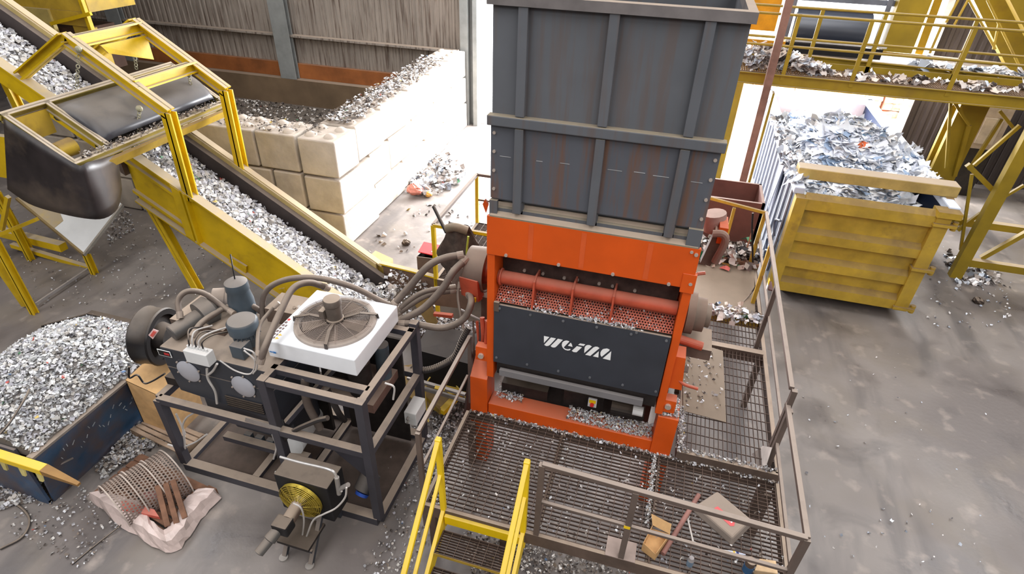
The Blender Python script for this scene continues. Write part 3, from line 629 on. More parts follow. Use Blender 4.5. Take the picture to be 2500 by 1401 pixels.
# front panel with lettering
fp = MB().box((-1.53, FY-.03, 1.83), (.385, FY+.0, 2.67)).build('front_panel', DARK, SH, bevel=.004)
bolts('bolt', [ay(*p, FY-.03) for p in ((1295,768),(1375,783),(1457,798),(1541,815),(1627,831),(1220,752),(1212,872),(1287,889),(1363,905),(1440,921),(1520,939),(1601,955),(1554,811))], (0, -1, 0), fp, .015, .01, M('panel_bolt', (120, 122, 126), .4, metal=.4))
LG = [[(225,250),(390,285),(225,460)],[(440,295),(590,325),(420,510),(370,545),(310,555),(265,540),(235,515)],[(650,335),(800,370),(620,555),(570,595),(520,600),(470,590),(430,555)],
 [(1000,420),(960,398),(900,388),(830,410),(785,450),(768,520),(785,580),(820,630),(870,670),(950,692),(1010,685),(1040,662),(1020,642),(960,658),(900,650),(850,622),(830,595)],[(1040,455),(1075,500),(1095,578),(955,545)],
 [(1325,478),(1485,505),(1440,555),(1270,520)],[(1230,560),(1385,595),(1220,745),(1130,738),(1075,700)],
 [(1560,525),(1620,530),(1685,570),(1455,770),(1458,680),(1470,590),(1505,545)],[(1735,600),(1800,575),(1860,582),(1920,620),(1640,855),(1485,820)],[(1900,715),(1885,905),(1720,868)],
 [(2070,640),(2150,632),(2228,665),(2220,695),(1985,885),(1950,830),(1948,760),(1975,700),(2020,655)],[(2280,715),(2250,990),(2020,935)]]
b = MB()
for pg in LG: b.plate([ay(1310+x*.08, 800+y*.08, FY-.0315) for x, y in pg], (0, -.002, 0))
b.build('lettering', TEXW, fp)
# lower front
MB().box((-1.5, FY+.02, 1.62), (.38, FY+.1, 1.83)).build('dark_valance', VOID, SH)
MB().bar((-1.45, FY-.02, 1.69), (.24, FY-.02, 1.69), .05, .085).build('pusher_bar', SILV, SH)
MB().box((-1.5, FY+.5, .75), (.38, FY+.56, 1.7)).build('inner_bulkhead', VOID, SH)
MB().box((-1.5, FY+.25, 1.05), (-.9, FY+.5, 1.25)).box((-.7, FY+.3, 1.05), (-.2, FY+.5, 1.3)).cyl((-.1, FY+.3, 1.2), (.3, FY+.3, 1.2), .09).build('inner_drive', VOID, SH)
MB().cyl(ay(1545,1000,FY+.15), ay(1545,1000,FY+.15)+V(.12, 0, 0), .06).build('white_roller', WBOX, SH)
q_ = ay(1446, 984, FY+.14); MB().box(q_-V(.052, 0, .065), q_+V(.052, .02, .065)).build('isolator_plate', WBOX, SH); MB().box(q_-V(.04, .004, .0), q_+V(.04, 0, .05)).build('isolator_yellow_field', YELB, SH); MB().cyl(q_-V(0, 0, .015), q_-V(0, .03, .015), .024).build('isolator_knob', RED, SH)
MB().box((-1.6, FY, .84), (.44, FY+.24, 1.09)).build('base_beam', ORG, SH, bevel=.006)
for x0, x1, zt in ((-1.83, -1.61, 1.5), (.44, .67, 1.53)):
    b = MB()
    if x0 < -1: b.hexa([(x0, FY-.02, 0), (x1, FY-.02, 0), (x1, FY+.3, 0), (x0, FY+.3, 0), (x0, FY-.02, zt), (x1, FY-.02, zt), (x1, FY+.3, zt+.25), (x0, FY+.3, zt+.25)])
    else: b.box((x0, FY-.02, 0), (x1, FY+.34, zt))
    b.build('leg', ORG, SH, bevel=.006)
for x0, x1 in ((-1.83, -1.61), (.44, .67)): MB().box((x0, 6.9, 0), (x1, 7.25, 1.6)).build('leg', ORG, SH)
MB().box((-1.76, FY-.0, 1.78), (-1.6, FY+.1, 1.98)).build('mounting_lug', ORG, SH); MB().box((.42, FY+.0, 1.6), (.6, FY+.12, 1.78)).build('mounting_lug', ORG, SH)
bolts('bolt', [(-1.69, FY, 1.86), (.52, FY, 1.7)], (0, -1, 0), SH, .035, .03)
# left gearbox and guard
MB().lathe((-2.1, 5.75, 2.56), (1, 0, 0), [(0, .05), (.0, .27), (.25, .285), (.25, .265), (.02, .25)], 28, caps=False).build('pulley_guard', M('dusty_guard', (112, 97, 86), .7, dust=.4, var=.15), SH, smooth=True)
MB().plate([(-2.12, 5.45, 2.6), (-2.12, 5.52, 2.3), (-2.12, 5.75, 2.24), (-1.88, 5.7, 2.2), (-1.88, 5.46, 2.28), (-1.88, 5.42, 2.6)], (0, -.02, 0)).build('guard_lower_plate', ORGD, SH)
MB().box((-1.96, 5.4, 2.3), (-1.9, 5.42, 2.36)).build('yellow_sticker', YELB, SH)
MB().tube([(-2.1, 5.4, 2.15), (-1.85, 5.35, 2.1), (-1.6, 5.3, 2.14)], .012, 6).build('bent_rod', GALV, SH)
for k in range(5): MB().tube([(-1.9+k*.05, 5.3, 2.1), (-1.86+k*.05, 5.2+.04*(k % 2), 1.8), (-1.9+k*.06, 5.3, 1.45)], .014+.006*(k % 3), 6).build('hanging_lead', (BRN, ORGD, HOSEB)[k % 3], SH)
MB().lathe((-2.02, 5.75, 2.58), (1, 0, 0), [(0, .19), (.2, .19), (.22, .13), (.46, .13)], 24).build('gearbox', M('gearbox_red', (150, 60, 36), .6, dust=.6, var=.3, scale=6.), SH, smooth=True)
MB().cyl((-1.8, 5.75, 2.58), (-1.62, 5.75, 2.58), .16).build('bearing', BRN, SH, smooth=True)
MB().box((-1.9, 5.6, 1.9), (-1.62, 6.2, 2.25)).build('gearbox_bracket', BRN, SH)
MB().tube([(-1.75, 5.2, 2.25), (-1.72, 5.15, 2.0), (-1.75, 5.2, 1.7), (-1.7, 5.3, 1.4)], .03, 8).build('oil_pipe', ORGD, SH)
MB().tube([(-1.65, 5.1, 2.3), (-1.66, 5.08, 2.0), (-1.68, 5.1, 1.8)], .028, 8).build('oil_pipe', ORGD, SH)
# right shaft end: stepped bearing housing and coupling
c0 = ay(1668, 760, 5.55)
MB().lathe((.48, 5.55, c0.z), (1, 0, 0), [(0, .2), (.04, .2), (.045, .235), (.13, .235), (.135, .19), (.24, .19), (.245, .13), (.3, .13)], 32).build('bearing_housing', M('dusty_cast_housing', (112, 96, 84), .75, var=.12, scale=4., dust=.4), SH, smooth=True)
MB().box((.48, 5.3, c0.z-.42), (.86, 5.7, c0.z-.28)).build('housing_bracket', BRN, SH)
MB().cyl((.5, 5.3, c0.z-.2), (.75, 5.3, c0.z-.24), .05).build('hydraulic_fitting', ORGD, SH)
MB().hexa([(.48, 5.0, 1.95), (.62, 5.0, 1.95), (.62, 5.3, 1.95), (.48, 5.3, 1.95), (.48, 5.0, 2.4), (.58, 5.0, 2.4), (.58, 5.2, 2.4), (.48, 5.2, 2.4)]).build('screen_pivot', ORG, SH)
MB().tube([(.5, 5.05, 2.12), (.62, 5.0, 2.05), (.78, 5.0, 2.02)], .018, 8).build('latch_handle', ORGD, SH)
MB().tube([ay(1690,700,6.2), ay(1698,672,6.2), ay(1722,666,6.2)], .022, 8).build('hose_stub', M('dusty_red_pipe', (196, 120, 100), .6), SH)
# rear right: hinge arm, cylinder and bracket
MB().plate([(.5, 7.0, 3.1), (.5, 7.4, 3.3), (.5, 7.5, 3.9), (.5, 7.2, 4.0), (.5, 7.0, 3.7)], (.1, 0, 0)).build('hinge_arm', ORG, SH)
p0, p1 = ay(1722, 640, 7.2), ay(1760, 560, 7.2)
MB().bar(p0, p1, .14, .14).build('rear_arm', BRN, SH)
MB().tube([ay(1740,570,7.0), ay(1765,572,7.0), ay(1770,592,7.0), ay(1745,640,7.0)], .05, 10).build('pipe_bend', M('dusty_red_brown', (122, 92, 80), .7, dust=.4), SH)
MB().box(ay(1748,585,7.2)-V(0, .1, 0), ay(1776,560,7.2)+V(0, .25, .06)).build('rear_bracket', ORG, SH)
MB().cyl(ay(1745,560,7.4), ay(1745,520,7.4), .15).build('rear_cylinder', M('dusty_pink_tank', (150, 120, 110), .7, dust=.4), SH, smooth=True)
MB().plate([ay(1186,520,5.4), ay(1192,500,5.4), ay(1184,487,5.4), ay(1178,498,5.4)], (0, .03, 0)).build('lifting_eye', ORG, SH)
# flakes on the shredder
def sc(name, n, x, y, z, size, label, pal=PAL_W, **k):
    return flakes(name, np.stack([rng.uniform(*x, n), rng.uniform(*y, n), rng.uniform(*z, n)], 1), size, pal, CHIP, label, 'flakes', **k)
n = 1500; x = -.15+rng.beta(1.4, 1.4, n)*.6; x = np.concatenate([rng.uniform(-.6, .42, 900), rng.uniform(-1.55, -1.2, 350), rng.uniform(-.45, .42, 250)]); y = rng.uniform(FY+.02, FY+.24, n); y = np.where(x < -1, rng.uniform(FY+.12, FY+.4, n), y)
flakes('flake_litter', np.stack([x, y, 1.095+rng.uniform(0, .04, n)], 1), .032, PAL_W+[(190,176,150)], CHIP, 'small flakes piled along the top of the orange base beam', 'flakes', asp=(.25, .7))
sc('flake_litter', 420, (.45, .66), (FY, FY+.32), (1.535, 1.57), .035, 'small flakes covering the top of the right orange leg', asp=(.25, .7))
x = rng.uniform(-1.5, .35, 230); u = rng.beta(.8, 2.2, 230); flakes('flake_litter', np.stack([x, FY+.02+u*.25, 2.685+u*.18+.006], 1), .026, PAL_W, CHIP, 'flakes caught on the red perforated screen above the front panel', 'flakes', asp=(.25, .7), acc=0)
x = np.concatenate([rng.normal(-.95, .1, 60), rng.normal(-.45, .15, 130), rng.normal(-.12, .1, 70)]); flakes('flake_litter', np.stack([x, FY+rng.uniform(-.03, .03, 260), np.full(260, 2.685)], 1), .028, PAL_W, CHIP, 'white flakes along the top edge of the dark front panel', 'flakes', asp=(.25, .7), acc=0)

# ================================================================== maintenance platform
PF = T('maintenance_platform', 'brown steel grating platform with handrails around the front and right of the shredder', 'platform', (0, 4.3, 0))
PZ = .9; px0, px1, py0, py1 = -1.83, 1.86, 3.55, 4.95
for a, c in ((px0, -.62), (-.61, .55), (.56, px1)): grating(a, c, py0, py1, PZ, 'x', .05, .098, .024, .007, parent=PF)
b = MB(); b.box((px0-.01, py0-.05, PZ-.16), (px1+.01, py0-.01, PZ+.01)).box((px0-.01, py1, PZ-.12), (px1, py1+.03, PZ+.01)).box((px0-.05, py0-.05, PZ-.16), (px0-.01, py1, PZ+.01)).box((px1+.01, py0-.05, PZ-.16), (px1+.05, py1, PZ+.01)); b.build('edge_frame', BRN, PF)
for x in (-.615, .555): MB().box((x-.03, py0, PZ-.12), (x+.03, py1, PZ-.04)).build('cross_beam', BRN, PF)
for x in (px0, px1-.08):
    for y in (py0, py1-.1): MB().box((x, y, 0), (x+.08, y+.08, PZ-.14)).build('support_post', BRN, PF)
MB().box((-1.02, 3.62, 0), (-.94, 3.7, PZ-.14)).build('support_post', BRN, PF)
# right side walkway, a step higher
WZ2 = 1.03; wx0, wx1 = .74, 1.84
grating(wx0+.06, wx1, 5.0, 8.1, WZ2, 'y', .05, .15, .026, .006, parent=PF)
grating(.74, 1.9, 8.1, 10.5, WZ2, 'y', .05, .15, .026, .006, parent=PF)
MB().box((wx0, 4.98, WZ2-.16), (wx0+.06, 10.4, WZ2+.02)).box((wx1, 4.98, WZ2-.14), (wx1+.05, 10.4, WZ2+.01)).box((wx0, 4.955, WZ2-.16), (wx1+.05, 5.0, WZ2+.01)).build('edge_frame', BRN, PF)
MB().box((.8, 7.1, WZ2-.14), (wx1, 7.2, WZ2+.035)).build('cross_beam', BRN, PF)
MB().box((.8, 7.95, WZ2-.14), (wx1, 8.05, WZ2+.05)).build('cross_beam', YELC, PF)
for x, y in ((wx1-.06, 5.1), (wx1-.06, 7.1), (wx1-.06, 10.2), (.78, 7.1)): MB().box((x, y, 0), (x+.08, y+.08, WZ2-.14)).build('support_post', BRN, PF)
DP = M('dusty_cover_plate', (122, 108, 92), .8, var=.12, scale=3., dust=.5, dustcol=(128, 114, 98))
MB().hexa([(.78, 5.62, WZ2+.035), (1.3, 5.58, WZ2+.035), (1.28, 7.0, WZ2+.035), (.7, 7.1, WZ2+.035), (.78, 5.62, WZ2+.043), (1.3, 5.58, WZ2+.043), (1.28, 7.0, WZ2+.043), (.7, 7.1, WZ2+.043)]).build('cover_plate', DP, PF)
MB().hexa([(.6, 8.1, WZ2+.035), (1.78, 8.06, WZ2+.035), (1.84, 9.5, WZ2+.035), (.66, 9.6, WZ2+.035), (.6, 8.1, WZ2+.045), (1.78, 8.06, WZ2+.045), (1.84, 9.5, WZ2+.045), (.66, 9.6, WZ2+.045)]).build('cover_plate', DP, PF)
# handrails (square hollow section)
def rail(a, c, w=.05, nm='handrail', m=RAIL, par=None): return MB().bar(a, c, w, w).build(nm, m, par or PF, bevel=.005)
rz = 1.9
rail((-.6, 3.53, 2.0), (1.745, 3.53, 1.9)); rail((1.745, 3.53, 1.9), (1.745, 5.2, 1.9)); rail((1.73, 5.2, 2.12), (1.78, 9.6, 2.12))
rail((-.6, 3.53, 1.45), (1.745, 3.53, 1.4), .035, 'middle_rail'); rail((1.755, 3.6, 1.4), (1.755, 5.2, 1.42), .035, 'middle_rail'); rail((1.77, 5.25, 1.6), (1.8, 9.6, 1.6), .035, 'middle_rail')
for x, y, z0, z1 in ((-.6, 3.53, .8, 2.0), (.28, 3.53, .8, 1.95), (1.745, 3.53, .8, 1.9)): MB().box((x-.028, y-.028, z0), (x+.028, y+.028, z1)).build('rail_post', RAIL, PF)
for y0, z0, z1 in ((5.18, .95, 2.12), (5.08, .8, 1.92), (7.3, .95, 2.12), (8.4, .95, 2.12), (9.55, .95, 2.12)): MB().box((1.73, y0-.028, z0), (1.786, y0+.028, z1)).build('rail_post', RAIL if y0 < 8 else YELC, PF)
rail((1.77, 9.58, 2.12), (.62, 9.9, 2.14), .05, 'handrail', YELC)
MB().box((1.25, 9.62, 1.0), (1.3, 9.67, 2.1)).build('rail_post', YELC, PF)
MB().box((.24, 3.5, 1.42), (.3, 3.505, 1.46)).build('yellow_tape', YELB, PF)
MB().box((.12, 3.5, .905), (.42, 3.72, .92)).build('post_foot', M('foot_grey', (158, 140, 130), .7), PF)
# left rail of the platform, sloping down to its gate post
rail((-1.92, 5.22, 1.9), (-1.92, 3.66, 1.86), .045); rail((-1.92, 5.12, 1.35), (-1.92, 3.66, 1.3), .03, 'middle_rail')
MB().box((-1.945, 5.2, .78), (-1.895, 5.25, 1.9)).build('rail_post', RAIL, PF); MB().box((-1.945, 3.63, .3), (-1.895, 3.68, 1.86)).build('rail_post', RAIL, PF)

ST = T('access_stairs', 'bright yellow stairs with handrails going down from the grating platform at the bottom', 'stairs', (-1.18, 2.6, 0))
for x, s in ((-1.63, -1), (-.74, 1)):
    MB().bar((x, 3.53, 2.03), (x, 1.55, -.0+.35), .05, .05).build('handrail', YELB, ST, bevel=.008)
    MB().bar((x, 3.5, 2.03), (x, 3.53, .62), .06, .05, (0, 1, 0)).build('rail_post', YELB, ST, bevel=.006)
    MB().bar((x, 3.5, 1.5), (x, 1.75, 0.0+.02), .035, .035).build('middle_rail', YELB, ST)
    MB().hexa([(x-.02, 3.5, .6), (x+.02, 3.5, .6), (x+.02, 3.5, .9), (x-.02, 3.5, .9), (x-.02, 2.55, 0), (x+.02, 2.55, 0), (x+.02, 2.35, 0), (x-.02, 2.35, 0)]).build('stringer', YELB, ST)
    MB().box((x-.025, 1.6, 0), (x+.025, 1.66, .5)).build('rail_post', YELB, ST)
MB().box((-1.6, 3.46, .74), (-.76, 3.5, .86)).build('top_beam', YELB, ST)
for i, (y, z) in enumerate(((3.16, .66), (2.86, .44), (2.56, .22))):
    grating(-1.6, -.77, y, y+.27, z, 'x', .03, .1, .03, .005, 'tread', GRAT, ST)
    MB().box((-1.6, y-.012, z-.035), (-.77, y, z+.004)).build('tread_nosing', YELC, ST)
# flakes and rags on the platform
n = 520; x = rng.uniform(px0, px1, n); y = rng.uniform(py0, py1, n)
flakes('flake_litter', np.stack([x, y, np.full(n, PZ+.008)], 1), .028, PAL_W+PAL_D, CHIP, 'flakes scattered over the grating in front of the shredder', 'flakes', asp=(.3, .8))
n = 900; x = rng.uniform(px0, px1, n); y = py1+rng.normal(.0, .018, n)
flakes('flake_litter', np.stack([x, y, PZ+.02+rng.uniform(0, .02, n)], 1), .028, PAL_D+PAL_W[:4], CHIP, 'flakes collected along the rear edge of the front grating', 'flakes', asp=(.3, .8))
n = 330; y = rng.uniform(3.98, 4.95, n); x = .5+rng.normal(0, .014, n)
flakes('flake_litter', np.stack([x, y, PZ+.012+rng.uniform(0, .02, n)], 1), .03, PAL_D+PAL_W, CHIP, 'line of flakes packed in the joint between two grating panels', 'flakes', asp=(.3, .8))
n = 700; x = np.concatenate([rng.uniform(wx0, wx1, 250), wx0+.03+rng.normal(0, .02, 450)]); y = np.concatenate([4.99+rng.normal(0, .02, 250), rng.uniform(5.0, 5.7, 450)])
flakes('flake_litter', np.stack([x, y, np.full(n, WZ2+.025)+rng.uniform(0, .02, n)], 1), .03, PAL_W+PAL_D, CHIP, 'flakes along the step of the right-hand walkway', 'flakes', asp=(.3, .8))
n = 90; flakes('flake_litter', np.stack([rng.uniform(.75, 1.25, n), rng.uniform(5.7, 7, n), np.full(n, WZ2+.05)], 1), .035, PAL_D+PAL_W[:3], CHIP, 'a few flakes on the dusty plate beside the shredder', 'flakes')
n = 170; flakes('scrap_litter', np.stack([rng.uniform(.8, 1.85, n), 7.95+rng.normal(0, .09, n), np.full(n, WZ2+.06)+rng.uniform(0,.05,n)], 1), .1, PAL_M+PAL_F[:3], FILM, 'torn film scraps caught on the beam across the right-hand walkway', 'scrap', acc=.08)
n = 420; flakes('scrap_litter', np.stack([rng.uniform(.7, 1.9, n), 9.75+rng.normal(0, .2, n), np.full(n, WZ2+.06)+rng.uniform(0,.2,n)], 1), .13, PAL_M+PAL_D, FILM, 'heap of grey scrap at the far end of the right-hand walkway', 'scrap', acc=.08, tilt=.9)
n = 420; flakes('scrap_litter', np.stack([rng.uniform(.9, 1.9, n), rng.uniform(10.9, 12.2, n), np.full(n, .04)+rng.uniform(0,.15,n)], 1), .16, PAL_F+PAL_D, FILM, 'scrap on the floor between the walkway and the blue container', 'scrap', acc=.03, tilt=.7)

# ---- things lying on the platform
def on(px, py, z=PZ): return az(px, py, z)
a, c = on(1706, 1208, PZ+.04), on(1618, 1352, PZ+.04)
tag(MB().cyl(a, c, .026, n=14).build('steel_bar', M('rusty_pink_bar', (142, 100, 90), .7, var=.15), smooth=True), 'rusty round bar lying on the platform with its lower end in the cardboard box', 'bar')
q = [on(*p, PZ+.002) for p in ((1565,1343),(1598,1368),(1630,1322),(1588,1300))]
bx = T('cardboard_box', 'small torn open cardboard box on the platform grating', 'box', tuple(sum((v for v in q), Vector())/4))
hh = V(0, 0, .13); cc = sum((v for v in q), Vector())/4
for i in range(4):
    p, r = q[i], q[(i+1) % 4]; k = (.75, 1., .55, .95)[i]; MB().plate([p, r, r+hh*k, p+hh], (cc-(p+r)/2).normalized()*.004).build('side_flap', KRAFT, bx)
MB().plate(q, (0, 0, .004)).build('base', KRAFT, bx)
MB().plate([q[2]+hh, q[3]+hh, q[3]+V(-.03, .08, .2), q[2]+V(.0, .07, .2)], (0, 0, .003)).build('open_flap', KRAFT, bx)
wr = T('combination_wrench', 'steel combination wrench lying across the platform grating', 'wrench', tuple(on(1686, 1295)))
a, c = on(1678, 1262, PZ+.012), on(1693, 1326, PZ+.012)
MB().bar(a, c, .018, .009).build('shaft', STL, wr); MB().torus(a, (0, 0, 1), .02, .0065, 18, 8).build('ring_end', STL, wr); d = (c-a).normalized(); MB().torus(c+d*.012, (0, 0, 1), .022, .009, 16, 8, .9, 2*PI-.9+.4).build('open_end', STL, wr)
q = [on(*p, PZ) for p in ((1685,1245),(1745,1205),(1838,1283),(1786,1335))]
cs = T('tool_case', 'grey plastic tool case with red label lying on the platform', 'case', tuple(sum((v for v in q), Vector())/4))
c4 = sum((v for v in q), Vector())/4; up = V(0, 0, .1)
top = [c4+(p-c4)*.88+up for p in q]; b = MB(); b.hexa(q+top); b.build('body', CASE, cs, bevel=.02)
def on2(px, py): return az(px, py, PZ+.1005)
MB().plate([on2(1744,1240), on2(1752,1236), on2(1795,1272), on2(1792,1284), on2(1783,1284), on2(1746,1250)], (0, 0, .002)).build('red_label', M('faded_red_label', (206, 84, 84), .5, var=.03), cs)
b = MB(); A0, A1 = on2(1751, 1245)+V(0, 0, .003), on2(1788, 1277)+V(0, 0, .003); dd = (A1-A0); nn = V(-dd.y, dd.x, 0).normalized()*.012
for i in range(9):
    f = A0+dd*(i+.1)/9; g2 = A0+dd*(i+.75)/9; b.plate([f-nn*.8, g2-nn*.5, g2+nn*(.9 if i % 3 else .5), f+nn*.7], (0, 0, .001))
b.build('label_script', TEXW, cs)
sp = T('spray_can', 'small blue and grey can standing on the platform near its front edge', 'can', tuple(on(1681, 1376)))
p = on(1683, 1378); MB().cyl(p, p+V(0, 0, .08), .033, n=18).build('can_body', M('blue_can', (112, 132, 150), .4, dust=.3), sp, smooth=True); MB().lathe(p+V(0, 0, .08), (0, 0, 1), [(0, .033), (.015, .028), (.04, .024), (.045, .01)], 18).build('cap', M('grey_cap', (150, 144, 142), .5), sp, smooth=True)
gt = T('grease_tube', 'white, yellow and blue tube lying on the platform near the right corner', 'tube', tuple(on(1790, 1350)))
a, c = on(1768, 1346, PZ+.018), on(1820, 1354, PZ+.018); d = c-a
MB().cyl(a, a+d*.18, .018).build('cap', WBOX, gt); MB().lathe(a+d*.18, d, [(0, .02), (d.length*.3, .02), (d.length*.82, .006)], 14).build('tube_body', M('blue_white_tube', (196, 200, 214), .4), gt)
MB().lathe(a+d*.4, d, [(0, .0205), (d.length*.1, .0205)], 14).build('yellow_stripe', YELB, gt); MB().lathe(a+d*.55, d, [(0, .019), (d.length*.12, .017)], 14).build('blue_stripe', M('ink_blue', (40, 50, 110), .4), gt)
p = on(1824, 1392); ca = T('canister', 'brown and blue canister standing in the right corner of the platform', 'canister', tuple(p))
MB().cyl(p, p+V(0, 0, .1), .05, n=20).build('blue_body', M('canister_blue', (46, 84, 120), .5), ca, smooth=True); MB().cyl(p+V(0, 0, .1), p+V(0, 0, .17), .047, n=20).build('brown_top', BRN, ca, smooth=True)
q = [on(*p) for p in ((1838,1401),(1850,1372),(1890,1378),(1895,1410))]
tag(MB().plate(q, (0, 0, .07)).build('timber_offcut', M('pale_timber', (202, 172, 134), .8, var=.12, scale=9.), bevel=.008), 'pale timber block in the right corner of the platform', 'timber')
q = [ax(*p, 1.70) for p in ((1836,1108),(1862,1088),(1884,1092),(1870,1136),(1850,1138))]
tag(MB().plate(q, (.006, 0, 0)).build('guard_flap', M('white_flap', (222, 214, 206), .5)), 'white rounded plastic flap hanging on the right handrail post', 'flap')
# box and tag on the far rail
t = T('signal_box', 'small tag with yellow and white label hanging on the right handrail', 'tag', tuple(ax(1878, 690, 1.76)))
MB().box(ax(1872, 684, 1.70)-V(0, .04, .0), ax(1888, 712, 1.76)+V(0, .04, 0)).build('holder', M('dark_red_holder', (96, 48, 42), .6), t)
c0 = ax(1876, 690, 1.69); MB().box(c0-V(.008, .06, .09), c0+V(.0, .02, .0)).build('white_label', WBOX, t); MB().box(c0-V(.009, .06, .0), c0+V(.0, .02, .07)).build('yellow_label', YELB, t)
tag(MB().plate([az(1628,889,1.15), az(1655,885,1.2), az(1682,897,1.2), az(1679,910,1.15), az(1650,906,1.12), az(1633,910,1.1)], (0, 0, .012)).build('bent_plate', M('dark_bent_plate', (70, 64, 66), .5, dust=.5)), 'small dark bent plate beside the right side of the front panel', 'plate')
gr = T('green_tray', 'green metal tray on the dusty plate behind the shredder bearing', 'tray', (.75, 9.6, WZ2+.05))
MB().box((.55, 9.55, WZ2+.05), (1.25, 9.85, WZ2+.07)).box((.55, 9.55, WZ2+.05), (1.25, 9.57, WZ2+.2)).box((.55, 9.55, WZ2+.05), (.57, 9.85, WZ2+.2)).box((.9, 9.53, WZ2+.05), (.93, 9.57, WZ2+.2)).build('tray', GRN, gr)
tag(MB().bar((1.0, 9.62, WZ2+.12), (1.9, 9.5, WZ2+.1), .1, .1).build('timber_beam', WOODD), 'dark wooden beam lying across the end of the right-hand walkway', 'beam')
tb = T('rust_brown_bin', 'rust-brown open bin at the far end of the walkway behind the shredder', 'bin', (1.3, 10.9, 0))
RB = M('rust_brown_bin_paint', (102, 62, 52), .7, dust=.4, var=.12)
MB().box((.7, 10.55, .9), (1.9, 10.6, 1.85)).box((.7, 10.55, .9), (.75, 11.5, 1.85)).box((1.85, 10.55, .9), (1.9, 11.5, 1.85)).box((.7, 11.45, .9), (1.9, 11.5, 1.85)).box((.7, 10.55, .9), (1.9, 11.5, .94)).build('body', RB, tb)
MB().box((.8, 10.6, 0), (1.8, 11.4, .9)).build('stand', VOID, tb)
n = 300; flakes('scrap_litter', np.stack([rng.uniform(.8, 1.8, n), rng.uniform(10.65, 11.4, n), 1.0+rng.uniform(0,.15,n)], 1), .14, PAL_F+PAL_M, FILM, 'grey and white scrap lying in the rust-brown bin', 'scrap', tilt=.9)
br = T('broom', 'broom with thin wooden handle leaning at the end of the right-hand walkway', 'broom', (1.4, 9.7, WZ2))
MB().tube([ay(1808,655,9.75), ay(1838,560,9.9)], .014, 8, smooth=False).build('handle', M('broom_wood', (150, 110, 84), .6), br); MB().box(ay(1808,655,9.75)-V(.15, .03, .06), ay(1808,655,9.75)+V(.15, .03, .0)).build('head', BLK, br)
tag(MB().tube([ay(1838,520,9.4), ay(1836,560,9.4), ay(1838,640,9.4)], .016, 8).build('black_bar', BLK), 'thin black bar upright at the far corner of the right handrail', 'bar')
tag(MB().tube([ax(1862,672,1.82), az(1830,720,1.1), az(1782,770,1.1)], .012, 8).build('cable', HOSEB), 'thin black cable trailing from the right handrail over the dusty plate', 'cable')

# ================================================================== hydraulic power unit
PU = T('hydraulic_power_unit', 'dark hydraulic power unit on a steel frame with white oil cooler on top', 'machine', (-3.9, 4.4, 0))
FRM = M('power_unit_frame', (62, 60, 66), .5, dust=.85, var=.1, scale=3.)
fx0, fx1, fy0, fy1 = -5.36, -2.57, 3.7, 5.05; MZ = 1.25
def fb(a, c, w=.09, nm='frame_rail'): return MB().bar(a, c, w, w).build(nm, FRM, PU, bevel=.006)
for y in (fy0, fy1): fb((fx0, y, .06), (fx1, y, .06), .12); fb((fx0, y, MZ), (fx1, y, MZ))
for x in (fx0, -4.35, -3.7, fx1): fb((x, fy0, .06), (x, fy1, .06), .1)
for x in (fx0, fx1): fb((x, fy0, MZ), (x, fy1, MZ))
for x, y, z1 in ((fx0, fy0, MZ), (fx0, fy1, MZ), (-3.72, fy0, 2.06), (fx1, fy0, 2.06), (fx1, fy1, 2.1), (-3.72, fy1, 2.06)): fb((x, y, .1), (x, y, z1), .1, 'frame_post')
for a, c in (((-3.75, fy0, 2.01), (fx1+.04, fy0, 2.01)), ((-3.75, fy1-.1, 2.01), (fx1+.04, fy1-.1, 2.01)), ((-3.72, fy0, 2.01), (-3.72, fy1, 2.01)), ((fx1, fy0, 2.01), (fx1, fy1, 2.01)), ((-3.75, fy0+.2, 2.01), (fx1, fy0+.2, 2.01))): fb(a, c, .08)
MB().box((fx0+.05, fy0+.05, .02), (-3.8, fy1-.05, .05)).box((-3.7, fy0+.05, .02), (fx1-.05, fy1-.05, .05)).build('dark_base_sheet', M('dark_oily_sheet', (66, 54, 48), .5, var=.4, scale=5., dust=.3, dustcol=(104, 88, 76)), PU)  # dark oily-toned sheet added to darken the floor inside the frame
MB().box((-4.9, 4.75, .1), (-3.8, 4.8, 1.15)).box((-3.6, 4.9, .1), (-2.7, 4.93, 1.9)).build('dark_backing', VOID, PU)  # dark panels added to hide the bright floor behind the frame
MB().box((-4.95, 3.95, .9), (-3.85, 4.6, 1.2)).build('tank_sump', DARK, PU)
fb((-3.62, fy0+.05, MZ+.1), (-3.15, fy0+.6, 1.95), .06, 'brace'); MB().plate([(fx1, fy0+.02, 1.15), (fx1, fy0+.02, .7), (fx1-.5, fy0+.02, 1.15)], (0, .02, 0)).build('gusset', FRM, PU)
# oil tank with inspection covers
tk = MB(); tk.box((-5.18, 3.82, 1.72), (-3.76, 4.7, 2.02)).hexa([(-5.12, 3.82, 1.35), (-3.78, 3.82, 1.22), (-3.78, 4.7, 1.22), (-5.12, 4.7, 1.35), (-5.18, 3.82, 1.72), (-3.76, 3.82, 1.72), (-3.76, 4.7, 1.72), (-5.18, 4.7, 1.72)])
tk = tk.build('oil_tank', DARK, PU, bevel=.012)
for px, py in ((461, 906), (595, 943)):
    c0 = ay(px, py, 3.815); cv = MB().lathe(c0, (0, -1, 0), [(0, .15), (.012, .15), (.016, .138), (.03, .11), (.034, .03)], 28).build('inspection_cover', M('silver_cover', (178, 178, 184), .4, var=.05, metal=.2), tk, smooth=True)
    for k in range(6): a = k*PI/3+.3; MB().cyl(c0+V(.165*math.cos(a), -.0, .165*math.sin(a)), c0+V(.165*math.cos(a), -.016, .165*math.sin(a)), .011, n=8).build('cover_bolt', BOLT, tk)
b = MB()
for k in range(5): z = 1.32+k*.035; b.box((-4.45+k*.0, 3.80, z), (-3.95, 3.815, z+.014))
